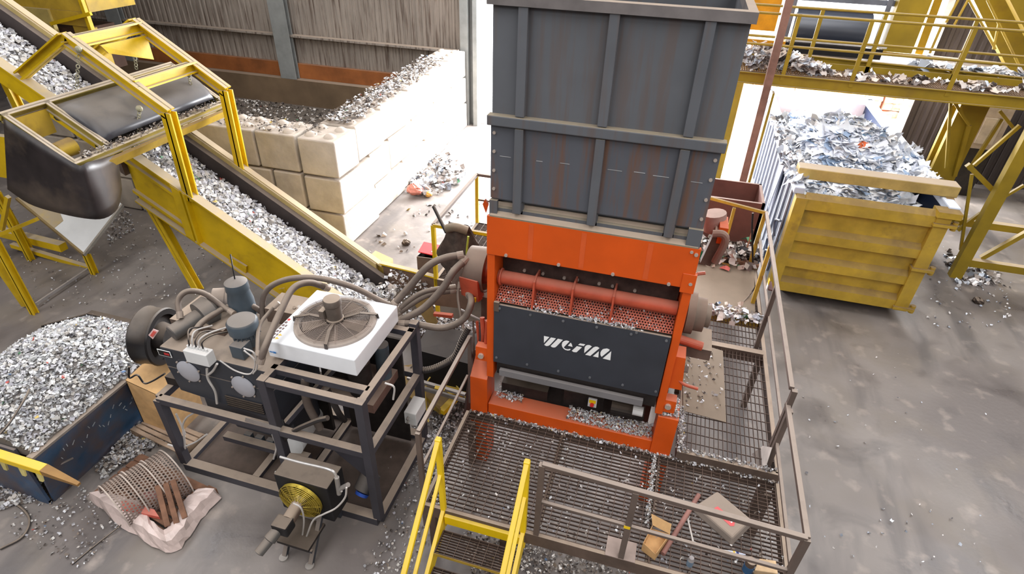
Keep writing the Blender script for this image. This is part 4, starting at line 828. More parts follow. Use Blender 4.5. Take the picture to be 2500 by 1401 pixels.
b.build('vent_slots', VOID, tk)
lb = ay(402, 862, 3.81); MB().box(lb-V(.09, .004, .045), lb+V(.09, 0, .045)).build('label_border', TEXW, tk); MB().box(lb-V(.08, .007, .036), lb+V(.08, 0.003, .036)).build('label_face', TEXK, tk)
MB().box(lb+V(.0, -.009, -.015), lb+V(.07, -.006, .015)).build('label_red_mark', M('label_red', (190, 50, 50), .5), tk)
MB().box((-5.4, 3.9, 1.3), (-5.22, 4.9, 1.42)).build('drip_tray', VOID, PU)
MB().plate([ay(600,1019,3.652), ay(686,1044,3.652), ay(684,1052,3.652), ay(598,1028,3.652)], (0, -.003, 0)).build('rating_strip', STL, PU)
# big round filter drum (fan shroud) at the left end
c0 = ay(362, 838, 4.25)
MB().lathe(c0+V(-.2, .15, -.02), (.97, .2, -.05), [(0, .3), (.0, .37), (.02, .385), (.05, .37), (.23, .37), (.25, .385), (.27, .37), (.27, .3)], 40, caps=False).build('fan_shroud', M('shroud_black', (30, 28, 29), .4, dust=.25), PU, smooth=True)
MB().lathe(c0+V(-.15, .15, -.02), (.97, .2, -.05), [(0, .33), (.16, .33), (.17, .2), (.3, .16)], 32).build('motor_end', VOID, PU, smooth=True)
lp = ay(375, 817, 3.86); MB().plate([ay(362,818,3.8), ay(374,803,3.8), ay(387,808,3.8), ay(373,828,3.8)], (0, .005, 0)).build('red_white_label', M('pink_white_label', (226, 190, 186), .5), PU)
MB().plate([ay(366,819,3.79), ay(374,808,3.79), ay(381,811,3.79), ay(372,823,3.79)], (0, .004, 0)).build('label_red_field', M('label_red2', (206, 84, 74), .5), PU)
MB().box((-5.35, 4.2, 2.02), (-4.6, 4.8, 2.1)).build('pump_base', BRN, PU)
# big pump in the middle left
a, c = ay(418, 815, 3.95), ay(490, 770, 4.3)
MB().lathe(a, c-a, [(0, .085), (.01, .095), ((c-a).length*.95, .095), ((c-a).length*.96, .17), ((c-a).length*1.35, .185), ((c-a).length*1.5, .12)], 26).build('hydraulic_pump', GREYP, PU, smooth=True)
a, c = ay(540, 735, 4.5), ay(565, 700, 4.9)
MB().lathe(ay(515, 735, 4.6), V(.5, .3, -.1), [(0, .1), (.02, .16), (.16, .17), (.18, .2), (.22, .2), (.23, .12)], 26).build('second_pump', M('pump_silver', (120, 112, 108), .45, metal=.3, dust=.6), PU, smooth=True)
# upright filter bottle and motors
c0 = ay(590, 740, 4.6); MB().lathe(c0+V(0, 0, -.15), (0, 0, 1), [(0, .15), (.2, .15), (.34, .125), (.36, .135), (.46, .13), (.5, .07)], 26).build('return_filter', MOTB, PU, smooth=True)
MB().tube([c0+V(0, 0, .33), c0+V(0, .02, .5), c0+V(-.06, .1, .62)], .008, 6).build('filter_wire', TEXK, PU)
c0 = ay(592, 790, 4.15); hh0 = c0.z
mt = MB().lathe((c0.x, 4.15, 2.06), (0, 0, 1), [(0, .13), (.08, .13), (.1, .14), (hh0-2.06-.1, .14), (hh0-2.06-.09, .165), (hh0-2.06+.03, .17), (hh0-2.06+.06, .15), (hh0-2.06+.07, .06)], 30).build('electric_motor', MOTB, PU, smooth=True)
for k in range(16):
    a_ = -PI*.15+k*PI*.09; MB().bar((c0.x+.15*math.cos(a_-1.2), 4.15+.15*math.sin(a_-1.2), 2.18), (c0.x+.15*math.cos(a_-1.2), 4.15+.15*math.sin(a_-1.2), hh0-.1), .006, .03, (math.cos(a_-1.2), math.sin(a_-1.2), 0)).build('cooling_fin', MOTB, mt)
jb = ay(578, 863, 3.9); MB().box(jb-V(.08, .0, .08), jb+V(.08, .16, .09)).build('junction_box', MOTB, PU, bevel=.006)
# white terminal box on the tank front with its leads
wb = ay(488, 868, 3.76); tb_ = MB().box(wb-V(.15, .06, .085), wb+V(.15, .06, .085)).build('terminal_box', WBOX, PU, bevel=.008)
for k in range(7): MB().cyl(wb+V(-.12+k*.04, 0, .085), wb+V(-.12+k*.04, 0, .12), .013, n=10).build('cable_gland', WBOX, tb_)
LEAD = M('pale_lead', (190, 184, 178), .5)
for k, (x, y) in enumerate(((-.1, .3), (-.04, .36), (.02, .3), (.08, .42), (.12, .36))):
    p = wb+V(-.1+k*.045, 0, .11); MB().tube([p, p+V(0, .02, .09), p+V(x*.6, .12, .13), p+V(x, y, .02)], .009, 6).build('lead', LEAD if k % 2 else HOSEB, PU)
for k, pts in enumerate((((537,880),(575,905),(612,912),(622,880),(595,855)), ((595,850),(620,862),(628,895),(618,912)), ((505,900),(508,925),(525,955),(530,985)), ((530,888),(520,905),(508,915)))):
    MB().tube([ay(x, y, 3.78 if k != 1 else 3.82) for x, y in pts], .009 if k < 2 else .014, 8).build('lead', LEAD, PU)
# valve block with fittings
vb = (-3.95, 4.75, 2.06); MB().box((-4.3, 4.6, 2.0), (-3.8, 4.95, 2.22)).build('valve_block', BRN, PU)
for k in range(8):
    p = ay(650+k*12, 770-k*2, 4.75); MB().cyl(p, p+V(.03, -.05, .09), .02, n=8).build('fitting', STL if k % 2 else BRN, PU)
for k in range(5): MB().tube([ay(655+k*9, 752+k*9, 4.7), ay(700+k*7, 792+k*8, 4.6)], .014, 8, smooth=False).build('pipe', GALV if k % 2 else HOSE, PU)
# lower part: pump motor, blue-tipped filter, white canister, plates
MB().cyl(ay(712, 1090, 4.05), ay(765, 1005, 4.75), .15, n=28).build('canister', WBOX, PU, smooth=True)
MB().box((-4.85, 4.15, .45), (-3.9, 4.7, .85)).build('lower_motor', DARK, PU, bevel=.03)
for k in range(5): MB().box((-4.7+k*.17, 4.1, .3), (-4.6+k*.17, 4.16, .42)).build('valve_cube', MOTB, PU)
MB().bar((-4.95, 4.05, .36), (-3.7, 4.05, .36), .1, .08).build('manifold', FRM, PU)
MB().lathe((-2.75, 3.95, .55), (-.1, -.4, -.35), [(0, .12), (.22, .12), (.23, .1)], 24).build('spin_on_filter', M('filter_dark', (48, 50, 54), .5, dust=.3), PU, smooth=True)
MB().lathe((-2.77, 3.86, .47), (-.1, -.4, -.35), [(.12, .085), (.16, .08), (.17, .03)], 20).build('blue_filter_cap', M('blue_cap', (46, 82, 170), .4), PU, smooth=True)
MB().box((-3.5, 4.2, 1.32), (-2.75, 4.85, 1.45)).build('pump_plate', M('brown_oily', (104, 78, 68), .6, dust=.5), PU)
MB().cyl((-3.0, 4.4, 1.45), (-3.0, 4.4, 1.9), .14, n=20).build('inner_filter', VOID, PU, smooth=True)
MB().cyl((-2.85, 4.7, 1.45), (-2.85, 4.7, 1.95), .09, n=16).build('inner_filter', MOTB, PU, smooth=True)
MB().box((-3.6, 4.5, 1.3), (-3.2, 4.9, 1.7)).build('inner_motor', VOID, PU)
p = az(985, 1030, .9); jb = MB().box((-2.56, 4.55, .86), (-2.4, 4.85, 1.06)).build('junction_box', WBOX, PU, bevel=.008)
for k in range(2): MB().cyl((-2.5, 4.5-.0+k*.0, .93+k*.06), (-2.5, 4.56, .93+k*.06), .014, n=8).build('cable_gland', STL, jb)
# hose down to the floor unit and other inner hoses
for pts, r, m in ((((800,1020),(770,1028),(712,1055),(685,1085),(682,1115)), .03, HOSEB), (((668,1120),(675,1090),(665,1060)), .012, LEAD), (((940,935),(962,945),(960,975)), .01, LEAD), (((410,1085),(440,1092),(475,1080),(505,1060)), .012, LEAD), (((452,1060),(446,1040),(455,1020),(478,1005)), .012, LEAD), (((452,1095),(447,1050),(430,1010)), .012, LEAD)):
    MB().tube([ay(x, y, 3.72) for x, y in pts], r, 8).build('inner_hose', m, PU)
MB().tube([(-3.35, 3.9, 2.0), (-3.4, 3.9, 1.6), (-3.3, 3.9, 1.2)], .045, 10).build('suction_hose', HOSE, PU, smooth=True)
MB().tube([(-3.1, 3.9, 1.9), (-3.05, 3.95, 1.5), (-3.1, 4.1, 1.2)], .035, 10).build('suction_hose', HOSEB, PU, smooth=True)
# white oil cooler
oc = MB(); ox0, ox1, oy0, oy1, oz0, oz1 = -3.84, -2.76, 4.0, 5.03, 2.08, 2.31
oc = oc.box((ox0, oy0, oz0), (ox1, oy1, oz1)).build('oil_cooler', WHT, PU, bevel=.012)
MB().box((ox0+.05, oy0+.05, 2.05), (ox1-.05, oy1-.05, 2.08)).build('cooler_core', VOID, oc)
cc0 = V((ox0+ox1)/2+.02, (oy0+oy1)/2-.0, oz1)
MB().lathe(cc0-V(0, 0, 0), (0, 0, 1), [(0, .46), (.025, .455), (.04, .42), (.042, .39)], 48, caps=False).build('fan_ring', M('dusty_fan_ring', (160, 149, 140), .7, dust=.3, var=.08), oc, smooth=True)
MB().cyl(cc0+V(0, 0, .001), cc0+V(0, 0, .012), .39, n=40).build('fan_opening', M('fan_dark', (66, 58, 54), .8, var=.2), oc)
for k in range(5):
    a_ = k*2*PI/5; b = MB(); d = V(math.cos(a_), math.sin(a_), 0); e = V(-d.y, d.x, 0); b.hexa([cc0+d*.1-e*.05+V(0,0,.014), cc0+d*.36-e*.1+V(0,0,.014), cc0+d*.36+e*.1+V(0,0,.03), cc0+d*.1+e*.05+V(0,0,.03), cc0+d*.1-e*.05+V(0,0,.018), cc0+d*.36-e*.1+V(0,0,.018), cc0+d*.36+e*.1+V(0,0,.034), cc0+d*.1+e*.05+V(0,0,.034)]); b.build('fan_blade', M('fan_blade_brown', (84, 72, 64), .7, dust=.4), oc)
b = MB(); WIRE = M('dusty_wire', (146, 130, 118), .6)
for r in np.arange(.12, .45, .016): b.torus(cc0+V(0, 0, .055), (0, 0, 1), float(r), .0028, 40, 5)
for k in range(12): a_ = k*PI/6; b.cyl(cc0+V(math.cos(a_)*.1, math.sin(a_)*.1, .06), cc0+V(math.cos(a_)*.45, math.sin(a_)*.45, .05), .0035, n=5)
b.build('fan_guard', WIRE, oc)
MO = M('dusty_fan_motor', (96, 86, 78), .6, dust=.8, var=.15, scale=8.)
MB().lathe(cc0+V(0, 0, .05), (0, 0, 1), [(0, .1), (.02, .1), (.03, .088), (.2, .09), (.21, .1), (.27, .1), (.285, .092), (.29, .03)], 28).build('fan_motor', MO, oc, smooth=True)
MB().box(cc0+V(-.13, -.1, .1), cc0+V(-.07, .02, .2)).build('motor_terminal', MO, oc)
for a_ in (math.radians(28), math.radians(195), math.radians(-72), math.radians(120)):
    d = V(math.cos(a_), math.sin(a_), 0); MB().bar(cc0+d*.1+V(0, 0, .06), cc0+d*.28+V(0, 0, .1), .035, .01).bar(cc0+d*.28+V(0, 0, .1), cc0+d*.46+V(0, 0, .06), .035, .01).bar(cc0+d*.46+V(0, 0, .065), cc0+d*.47+V(0, 0, .0), .035, .01).build('motor_bracket', M('bracket_dark', (70, 62, 58), .6, dust=.5), oc)
wx, wy = ox0+.015, oy0+.02                                   # printed warning pictograms on the cooler's left corner
b, b2, b3 = MB(), MB(), MB()
for j in range(7):
    (b3 if j == 6 else b).box((ox0+.015, oy0+.05+j*.055, oz1+.0005), (ox0+.045, oy0+.085+j*.055, oz1+.002))
    if j < 5: b.box((ox0+.055, oy0+.05+j*.055, oz1+.0005), (ox0+.075, oy0+.085+j*.055, oz1+.002))
for j in range(2): b2.plate([(ox0+.085, oy0+.045+j*.06, oz1+.0005), (ox0+.125, oy0+.065+j*.06, oz1+.0005), (ox0+.085, oy0+.09+j*.06, oz1+.0005)], (0, 0, .0015))
b.build('pictograms', M('print_brown', (110, 90, 86), .5), oc); b2.build('warning_triangles', YELB, oc); b3.build('red_mark', RED, oc)
MB().box((ox0+.03, oy0-.014, oz0+.08), (ox0+.07, oy0-.012, oz0+.095)).box((ox0+.075, oy0-.014, oz0+.075), (ox0+.11, oy0-.012, oz0+.1)).build('blue_logo', M('print_blue', (60, 120, 180), .5), oc)

# ---- hoses between the power unit and the shredder, each on its own
def hose(pts, r, label, m=HOSE, nm='hydraulic_hose', fit=True):
    P = [ay(x, y, Y) for x, y, Y in pts]
    t = T(nm, label, 'hose', tuple(P[0])); MB().tube(P, r, 12, sub=8).build('hose', m, t, smooth=True)
    if fit:
        for p, q in ((P[0], P[1]), (P[-1], P[-2])): d = (q-p).normalized(); MB().cyl(p-d*.01, p+d*.07, r*1.15, n=12).build('fitting', M('dusty_fitting', (150, 136, 124), .5, metal=.2, dust=.5), t)
    return t
hose([(642,800,4.6),(645,720,4.7),(690,685,4.8),(770,678,4.9),(860,700,5.0),(930,735,5.1),(968,752,5.2)], .035, 'long grey hose arching highest over the white oil cooler')
hose([(635,885,3.75),(650,840,3.85),(685,760,4.2),(715,705,4.5),(755,690,4.7),(800,703,4.9)], .038, 'thick grey hose rising from the tank corner past the left side of the cooler')
hose([(628,870,3.85),(632,800,4.2),(655,765,4.4),(680,740,4.5)], .022, 'thin dark hose rising beside the motor to the valve block')
hose([(440,775,4.1),(435,735,4.2),(455,712,4.3),(495,715,4.4),(540,745,4.45),(570,765,4.4)], .032, 'grey hose looping over the large pump at the left of the power unit')
hose([(470,820,3.95),(490,790,4.1),(520,768,4.3),(560,748,4.5),(610,745,4.6),(650,770,4.7)], .035, 'grey hose running behind the motor cap from the pump to the valve block')
hose([(960,745,5.2),(1000,700,5.3),(1045,650,5.4),(1085,630,5.5),(1130,622,5.6)], .045, 'thick dusty hose rising to the top of the gearbox left of the shredder')
hose([(970,785,5.1),(1030,755,5.2),(1080,705,5.3),(1105,665,5.4),(1138,632,5.6)], .045, 'thick dusty hose ending just below the topmost hose at the gearbox')
hose([(975,790,5.05),(1010,790,5.1),(1080,800,5.15),(1130,780,5.2),(1150,740,5.3),(1145,715,5.5)], .042, 'thick hose curving low and round up to the gearbox')
hose([(968,760,5.2),(1010,725,5.3),(1050,708,5.4),(1110,700,5.6)], .03, 'slimmer upper hose of the level pair between cooler and gearbox')
hose([(968,768,5.2),(1010,738,5.3),(1050,718,5.4),(1110,708,5.6)], .038, 'lower hose of the level pair between cooler and gearbox')
hose([(1122,690,5.5),(1118,720,5.4),(1122,755,5.3),(1130,800,5.2)], .018, 'thin hose hanging straight down beside the gearbox')
cr = T('corrugated_hose', 'black corrugated hose sagging in front of the yellow tray', 'hose', tuple(ay(1060, 900, 5.15)))
P = [ay(x, y, Y) for x, y, Y in ((1000,900,5.1),(1040,905,5.1),(1080,892,5.15),(1112,870,5.2),(1130,830,5.25),(1145,800,5.3))]
b = MB().tube(P, .035, 12, sub=14); b.build('core', HOSEB, cr, smooth=True)
Q = MB().tube(P, .01, 3, sub=7); pp = [Vector(Q.v[i]) for i in range(0, len(Q.v), 3)]; b = MB()
for i in range(1, len(pp)-1): b.torus(pp[i], pp[i+1]-pp[i-1], .038, .008, 14, 5)
b.build('corrugation', HOSEB, cr)

# ---- small cooling pump unit on the floor in front
CU = T('cooling_pump_unit', 'small black floor-standing cooler with gold wire fan guard in front of the power unit', 'machine', (-3.3, 3.3, 0))
c0 = ay(735, 1222, 3.25)
MB().box((c0.x-.33, 3.3, .42), (c0.x+.34, 3.62, 1.02)).build('cooler_housing', BLK, CU, bevel=.015)
b = MB()
for r in np.arange(.06, .26, .022): b.torus((c0.x-.02, 3.25-.05*(1-(r/.26)**2), .72), (0, 1, 0), float(r), .0035, 36, 5)
for k in range(12): a_ = k*PI/6; b.cyl((c0.x-.02+.05*math.cos(a_), 3.19, .72+.05*math.sin(a_)), (c0.x-.02+.26*math.cos(a_), 3.26, .72+.26*math.sin(a_)), .005, n=6)
b.build('fan_guard', GOLD, CU)
MB().lathe((c0.x-.02, 3.29, .72), (0, -1, 0), [(0, .255), (.03, .25)], 36, caps=False).build('fan_cowl', GOLD, CU, smooth=True)
MB().cyl((c0.x-.02, 3.295, .72), (c0.x-.02, 3.285, .72), .25, n=32).build('fan_backing', M('olive_fan', (120, 104, 40), .5, var=.25, scale=9.), CU)
for k in range(6): a_ = k*PI/3; d = V(math.cos(a_), 0, math.sin(a_)); e = V(-d.z, 0, d.x); MB().plate([V(c0.x-.02, 3.27, .72)+d*.05-e*.03, V(c0.x-.02, 3.26, .72)+d*.22-e*.07, V(c0.x-.02, 3.28, .72)+d*.22+e*.06, V(c0.x-.02, 3.28, .72)+d*.05+e*.03], (0, .004, 0)).build('fan_blade', GOLD, CU)
MB().cyl((c0.x-.02, 3.28, .72), (c0.x-.02, 3.02, .7), .075, n=20).build('fan_motor', BRN, CU, smooth=True)
MB().box((c0.x-.14, 2.88, .6), (c0.x+.05, 3.04, .76)).build('pump_block', BLK, CU, bevel=.02)
MB().lathe((c0.x-.08, 2.93, .66), (-.25, -.6, -.3), [(0, .06), (.14, .07), (.15, .055), (.3, .055), (.31, .03)], 20).build('pump_cartridge', GREYP, CU, smooth=True)
for x in (c0.x-.18, c0.x+.16):
    MB().bar((x, 3.34, .5), (x, 2.98, .02), .05, .05).build('leg', DARK, CU); MB().cyl((x, 2.95, 0), (x, 2.95, .03), .05, n=14).build('foot_pad', STL, CU)
    MB().bar((x, 3.6, .45), (x, 3.62, .02), .05, .05).build('leg', DARK, CU)
MB().bar((c0.x-.18, 3.05, .15), (c0.x+.16, 3.05, .15), .04, .04).build('cross_bar', FRM, CU)
MB().box((c0.x-.2, 2.95, .3), (c0.x+.2, 3.3, .34)).build('base_shelf', VOID, CU)
MB().tube([ay(x, y, 3.3) for x, y in ((684,1115),(730,1128),(800,1145),(820,1160),(826,1190),(835,1200))], .014, 10).build('steel_pipe', M('bright_pipe', (214, 210, 206), .3, metal=.6), CU, smooth=True)
MB().cyl(ay(822, 1165, 3.3), ay(828, 1205, 3.3), .026, n=12).build('pipe_fitting', STL, CU); MB().cyl(ay(826, 1195, 3.3), ay(850, 1183, 3.3), .026, n=12).build('pipe_fitting', STL, CU)
for pts in (((716,1228),(735,1240),(742,1270),(738,1310)), ((846,1190),(842,1215),(820,1240),(790,1255),(765,1270),(748,1310))): MB().tube([ay(x, y, 3.1) for x, y in pts], .01, 8).build('lead', LEAD, CU)
MB().tube([ay(x, y, 3.4) for x, y in ((672,1152),(690,1157),(698,1170))], .013, 8).build('lead', LEAD, CU)

# ================================================================== inclined belt conveyor
CV = T('belt_conveyor', 'yellow inclined belt conveyor carrying shredded flakes up to the left', 'conveyor', (-7.5, 7.7, 0))
SL = .61
def zt(x): return -SL*x-2.42          # height of the side wall's top edge
YN, YR = 7.05, 8.35
th = math.atan(SL); E1 = V(-math.cos(th), 0, math.sin(th)); E3 = V(math.sin(th), 0, math.cos(th))
def slab(x0, x1, y0, y1, d0, d1):     # piece following the slope; d = drop below top edge (vertical)
    return [(x0, y0, zt(x0)-d1), (x1, y0, zt(x1)-d1), (x1, y1, zt(x1)-d1), (x0, y1, zt(x0)-d1), (x0, y0, zt(x0)-d0), (x1, y0, zt(x1)-d0), (x1, y1, zt(x1)-d0), (x0, y1, zt(x0)-d0)]
sw = MB().hexa(slab(-8.62, -4.9, YN, YN+.02, 0, .98)).build('side_panel', YEL, CV)
MB().hexa(slab(-8.66, -4.9, YN-.09, YN+.08, -.02, .015)).build('top_flange', YEL, CV)
MB().hexa(slab(-8.62, -4.9, YN-.1, YN+.02, .95, .98)).build('bottom_flange', YEL, CV)
MB().hexa(slab(-8.64, -7.75, YN-.06, YN+.0, .2, .26)).build('stiffener', YEL, CV)
MB().hexa(slab(-8.64, -7.75, YN-.06, YN+.0, .78, .84)).build('stiffener', YEL, CV)
MB().hexa(slab(-7.75, -7.6, YN-.1, YN+.0, 0, .98)).hexa(slab(-7.56, -7.52, YN-.1, YN+.0, 0, .98)).build('joint_plate', YEL, CV)
MB().hexa(slab(-8.7, -8.62, YN-.1, YR+.0, .0, .5)).build('end_plate', BRN, CV)
MB().hexa(slab(-14.5, -8.75, YN-.04, YN+.02, .0, .42)).build('upper_side_panel', YEL, CV)
MB().hexa(slab(-14.5, -8.75, YN-.1, YN+.08, -.02, .015)).build('top_flange', YEL, CV)
MB().hexa(slab(-14.5, -4.8, YR, YR+.02, 0, .9)).build('side_panel', YELC, CV)
WF = M('dusty_yellow_flange', (178, 158, 104), .65, dust=.9, var=.12, rust=.15, rustcol=(120, 100, 60), dustcol=(170, 152, 128))
MB().hexa(slab(-14.5, -4.8, YR-.06, YR+.06, -.02, .015)).build('top_flange', WF, CV)
MB().hexa(slab(-14.5, -4.9, YR-.09, YR-.02, .0, .16)).build('dust_lip', WF, CV)
SKT = M('dusty_skirt_rubber', (62, 54, 52), .7, dust=.3, var=.2, scale=2.)
MB().hexa(slab(-14.5, -4.7, YR-.2, YR-.09, .1, .5)).build('rubber_skirt', SKT, CV)
MB().hexa(slab(-14.5, -3.6, YN+.03, YR-.1, .45, .5)).build('belt', M('conveyor_belt', (44, 38, 38), .6, dust=.0, var=.2), CV)
# splayed legs
def leg(a, c, w=.14): return MB().chan(a, c, w, w, .02, (0, 1, 0)).build('leg', YEL, CV)
leg((-8.1, 7.15, 0), (-8.45, 7.08, 1.75)); leg((-8.1, 8.3, 0), (-8.45, 8.3, 1.9)); leg((-5.9, 7.15, 0), (-6.1, 7.1, .55)); leg((-5.9, 8.3, 0), (-6.1, 8.3, .55)); leg((-12.2, 7.15, 0), (-12.5, 7.1, 4.6)); leg((-12.2, 8.3, 0), (-12.5, 8.3, 4.6))
MB().hexa([(-7.05, 7.0, .9), (-6.75, 7.0, .75), (-6.75, 7.04, .75), (-7.05, 7.04, .9), (-7.0, 7.0, 1.05), (-6.7, 7.0, .9), (-6.7, 7.04, .9), (-7.0, 7.04, 1.05)]).build('bracket', YEL, CV)
# low inlet section running under the shredder
MB().plate([(-4.85, YR, .54), (-4.2, YR, .5), (-3.2, YR, .4), (-2.0, YR, .36), (-2.0, YR, .0), (-4.4, YR, .0), (-4.85, YR, .2)], (0, .03, 0)).build('inlet_wall', M('dusty_brown_wall', (112, 88, 72), .7, dust=.5, var=.15), CV)
MB().bar((-4.85, YR+.01, .55), (-4.2, YR+.01, .51), .1, .03).bar((-4.2, YR+.01, .51), (-3.7, YR+.01, .46), .1, .03).build('inlet_flange', YEL, CV)
MB().plate([(-4.2, YN+.1, .42), (-1.9, YN-.3, .36), (-1.9, YN-.3, 0), (-4.2, YN+.1, 0)], (0, .03, 0)).build('inlet_wall', BRN, CV)
MB().box((-4.5, YN+.1, .05), (-1.9, YR, .1)).build('inlet_belt', VOID, CV)
# portal frame over the belt
def pt(x, dz, y): return V(x, y, zt(x)+dz)
for y in (YN, YR):
    b = MB().chan((-7.48, y, zt(-7.48)-.1), (-7.42, y, zt(-7.4)+1.42), .17, .15, .025, (0, 1, 0)); b.build('portal_column', YEL, CV)
    MB().chan((-7.4, y, zt(-7.4)+1.4), (-8.92, y, zt(-8.92)+1.44), .15, .17, .025).build('portal_beam', YEL, CV)
    MB().chan((-8.92, y, zt(-8.92)+1.44), (-10.15, y, zt(-10.15)+.02), .16, .15, .025).build('portal_brace', YEL, CV)
for x in (-8.85, -7.95): MB().chan((x, YN, zt(x)+1.42), (x, YR, zt(x)+1.42), .15, .17, .025, (0, 0, 1)).build('cross_beam', YEL, CV)
MB().plate([V(-8.75, YR-.03, zt(-8.8)+1.34), V(-8.75, YR-.03, zt(-8.8)+.95), V(-8.8, 7.55, zt(-8.8)+1.2), V(-8.8, 7.45, zt(-8.8)+1.34)], (.03, 0, 0)).build('haunch_plate', YEL, CV)
b = MB()                              # embossed chain of dark marks along the near beam
for k in range(34):
    u = .18+.55*k/34; p = V(-8.92+(1.52)*u, YN-.02, 0); p.z = zt(p.x)+1.49
    if k % 9 != 8: b.hexa([p+V(0, -.02, .013), p+V(.025, -.02, .0), p+V(.025, .025+.015*(k % 3), .0), p+V(0, .025+.01*(k % 2), .013), p+V(0, -.02, .02), p+V(.025, -.02, .007), p+V(.025, .025+.015*(k % 3), .007), p+V(0, .025+.01*(k % 2), .02)])
b.build('black_lettering', TEXK, CV)
# flakes on the belt
n = 9500; x = rng.uniform(-14.3, -3.7, n); v = rng.beta(1.1, 1.5, n); y = YN+.1+v*(.98)
def hbz(x, v): return -.40+.32*(1-v)**.8*(1-.0*x)
z = -SL*x-2.42+np.array([hbz(a, b_) for a, b_ in zip(x, v)])+rng.uniform(0, .03, n)
hv, hf = [], []; NX, NY = 60, 8
for j in range(NY):
    for i in range(NX): xx = -14.3+10.6*i/(NX-1); vv = j/(NY-1)*.96; hv.append((xx, YN+.09+vv*.98, zt(xx)+hbz(xx, vv)-.02+bumpy(xx*3, vv*3, .02)))
hf = [(j*NX+i, j*NX+i+1, (j+1)*NX+i+1, (j+1)*NX+i) for j in range(NY-1) for i in range(NX-1)]
flakes('conveyed_flakes', np.stack([x, y, z], 1), .078, PAL_W, CHIP, 'shredded white and grey plastic flakes riding on the inclined conveyor', 'flakes', extra=(hv, hf, (98, 92, 90)), norm=(SL, 0), tilt=.45, acc=.015)
MB().plate([ay(1045,706,6.9), ay(1155,712,6.9), ay(1155,757,6.9), ay(1062,745,6.9)], (0, .03, 0)).build('inlet_wall', M('dusty_brown_wall', (112, 88, 72)), CV)
MB().plate([ay(1008,738,6.6), ay(1045,726,6.6), ay(1068,788,6.6), ay(1052,803,6.6)], (0, .03, 0)).build('inlet_gusset', M('brown_yellow_gusset', (150, 122, 72), .7, dust=.3), CV)
MB().bar(ay(1060,766,6.3), ay(1105,771,6.3), .06, .05).build('orange_strip', ORGD, CV)
n = 420; x = rng.uniform(-4.6, -3.5, n); y = rng.uniform(YN+.1, YR, n)
flakes('conveyed_flakes', np.stack([x, y, .13+rng.uniform(0, .12, n)+np.clip(-x-3.6, 0, 1)*.3], 1), .06, PAL_W+PAL_D, CHIP, 'flakes lying in the low inlet of the conveyor beside the shredder', 'flakes')

# ================================================================== overband magnet
MG = T('overband_magnet', 'dusty overband magnet with black belt and rubber curtain hung across the conveyor', 'magnet separator', (-8.3, 7.0, 3.4))
def mp(x, dz, y): return V(x, y, -SL*x-1.6+dz)
MF = M('dusty_magnet_frame', (150, 132, 60), .65, dust=1., var=.15, dustcol=(166, 152, 134))
mx0, mx1, my0, my1 = -8.72, -7.8, 5.6, 8.62
for y in (my0, 6.22, my1): MB().chan(mp(mx0, 0, y), mp(mx1, 0, y), .08, .13, .02).build('frame_bar', MF, MG)
for x in (mx0, mx1): MB().chan(mp(x, 0, my0-.04), mp(x, 0, my1+.04), .08, .13, .02, E3).build('frame_bar', MF, MG)
b = MB(); NA = 10                      # belt loop round two drums, crowned
def belt_pt(s, w):                     # s along loop, w across
    L_ = 2.05; r = .17; P_ = 2*L_+2*PI*r; s = (s % 1)*P_
    if s < L_: y, h = 6.4+s, r
    elif s < L_+PI*r: a_ = (s-L_)/r; y, h = 6.4+L_+r*math.sin(a_), r*math.cos(a_)
    elif s < 2*L_+PI*r: y, h = 6.4+L_-(s-L_-PI*r), -r
    else: a_ = (s-2*L_-PI*r)/r; y, h = 6.4-r*math.sin(a_), -r*math.cos(a_)
    u = (w-.5)*2; x = (mx0+mx1)/2+u*.42*.853; return V((mx0+mx1)/2, y, 0)+E3*(h-.1+.13*(1-u*u))+E1*(-u*.42)+V(0, 0, -SL*(mx0+mx1)/2-1.6)
NS = 64
for i in range(NS):
    for j in range(NA): b.v.append(tuple(belt_pt(i/NS, j/(NA-1))))
for i in range(NS):
    for j in range(NA-1): b.f.append((i*NA+j, ((i+1) % NS)*NA+j, ((i+1) % NS)*NA+j+1, i*NA+j+1))
o = b.build('belt', M('magnet_belt', (62, 62, 67), .3, dust=.4, var=.2, scale=1.2, dustcol=(140, 128, 112)), MG, smooth=True); so = o.modifiers.new('t', 'SOLIDIFY'); so.thickness = .012
MB().box((-8.45, 6.5, 3.0), (-8.05, 8.3, 3.2)).build('magnet_core', VOID, MG)
ms = mp(-8.3, -.25, 5.95); MB().lathe(ms, (0, 1, 0), [(-.18, .05), (-.16, .12), (.1, .13), (.12, .06)], 20).build('drive_motor', YELC, MG, smooth=True)
MB().plate([mp(mx0, -.05, 5.7), mp(mx0, -.4, 5.7), mp(mx0, -.4, 6.2), mp(mx0, -.05, 6.2)], (.02, 0, 0)).build('inner_plate', YELC, MG)
MB().bar(mp(mx1, -.16, 5.7), mp(mx1, -.16, 8.6), .05, .16, E3).build('lower_side_bar', YELC, MG)
for k, (px, py, px2, py2, Y) in enumerate(((192,120,187,225,6.95),(325,100,333,170,8.3),(340,265,338,330,6.95),(460,180,478,260,8.3))):
    a, c = ay(px, py, Y), ay(px2, py2, Y); n_ = 9; b = MB()
    for i in range(n_): p = a+(c-a)*((i+.5)/n_); b.torus(p, (1, 0, 0) if i % 2 else (0, 1, 0), .028, .008, 10, 5)
    b.sphere(a, .05, 10, 6).build('suspension_chain', M('green_grey_chain', (150, 146, 120), .6, dust=.4), MG)
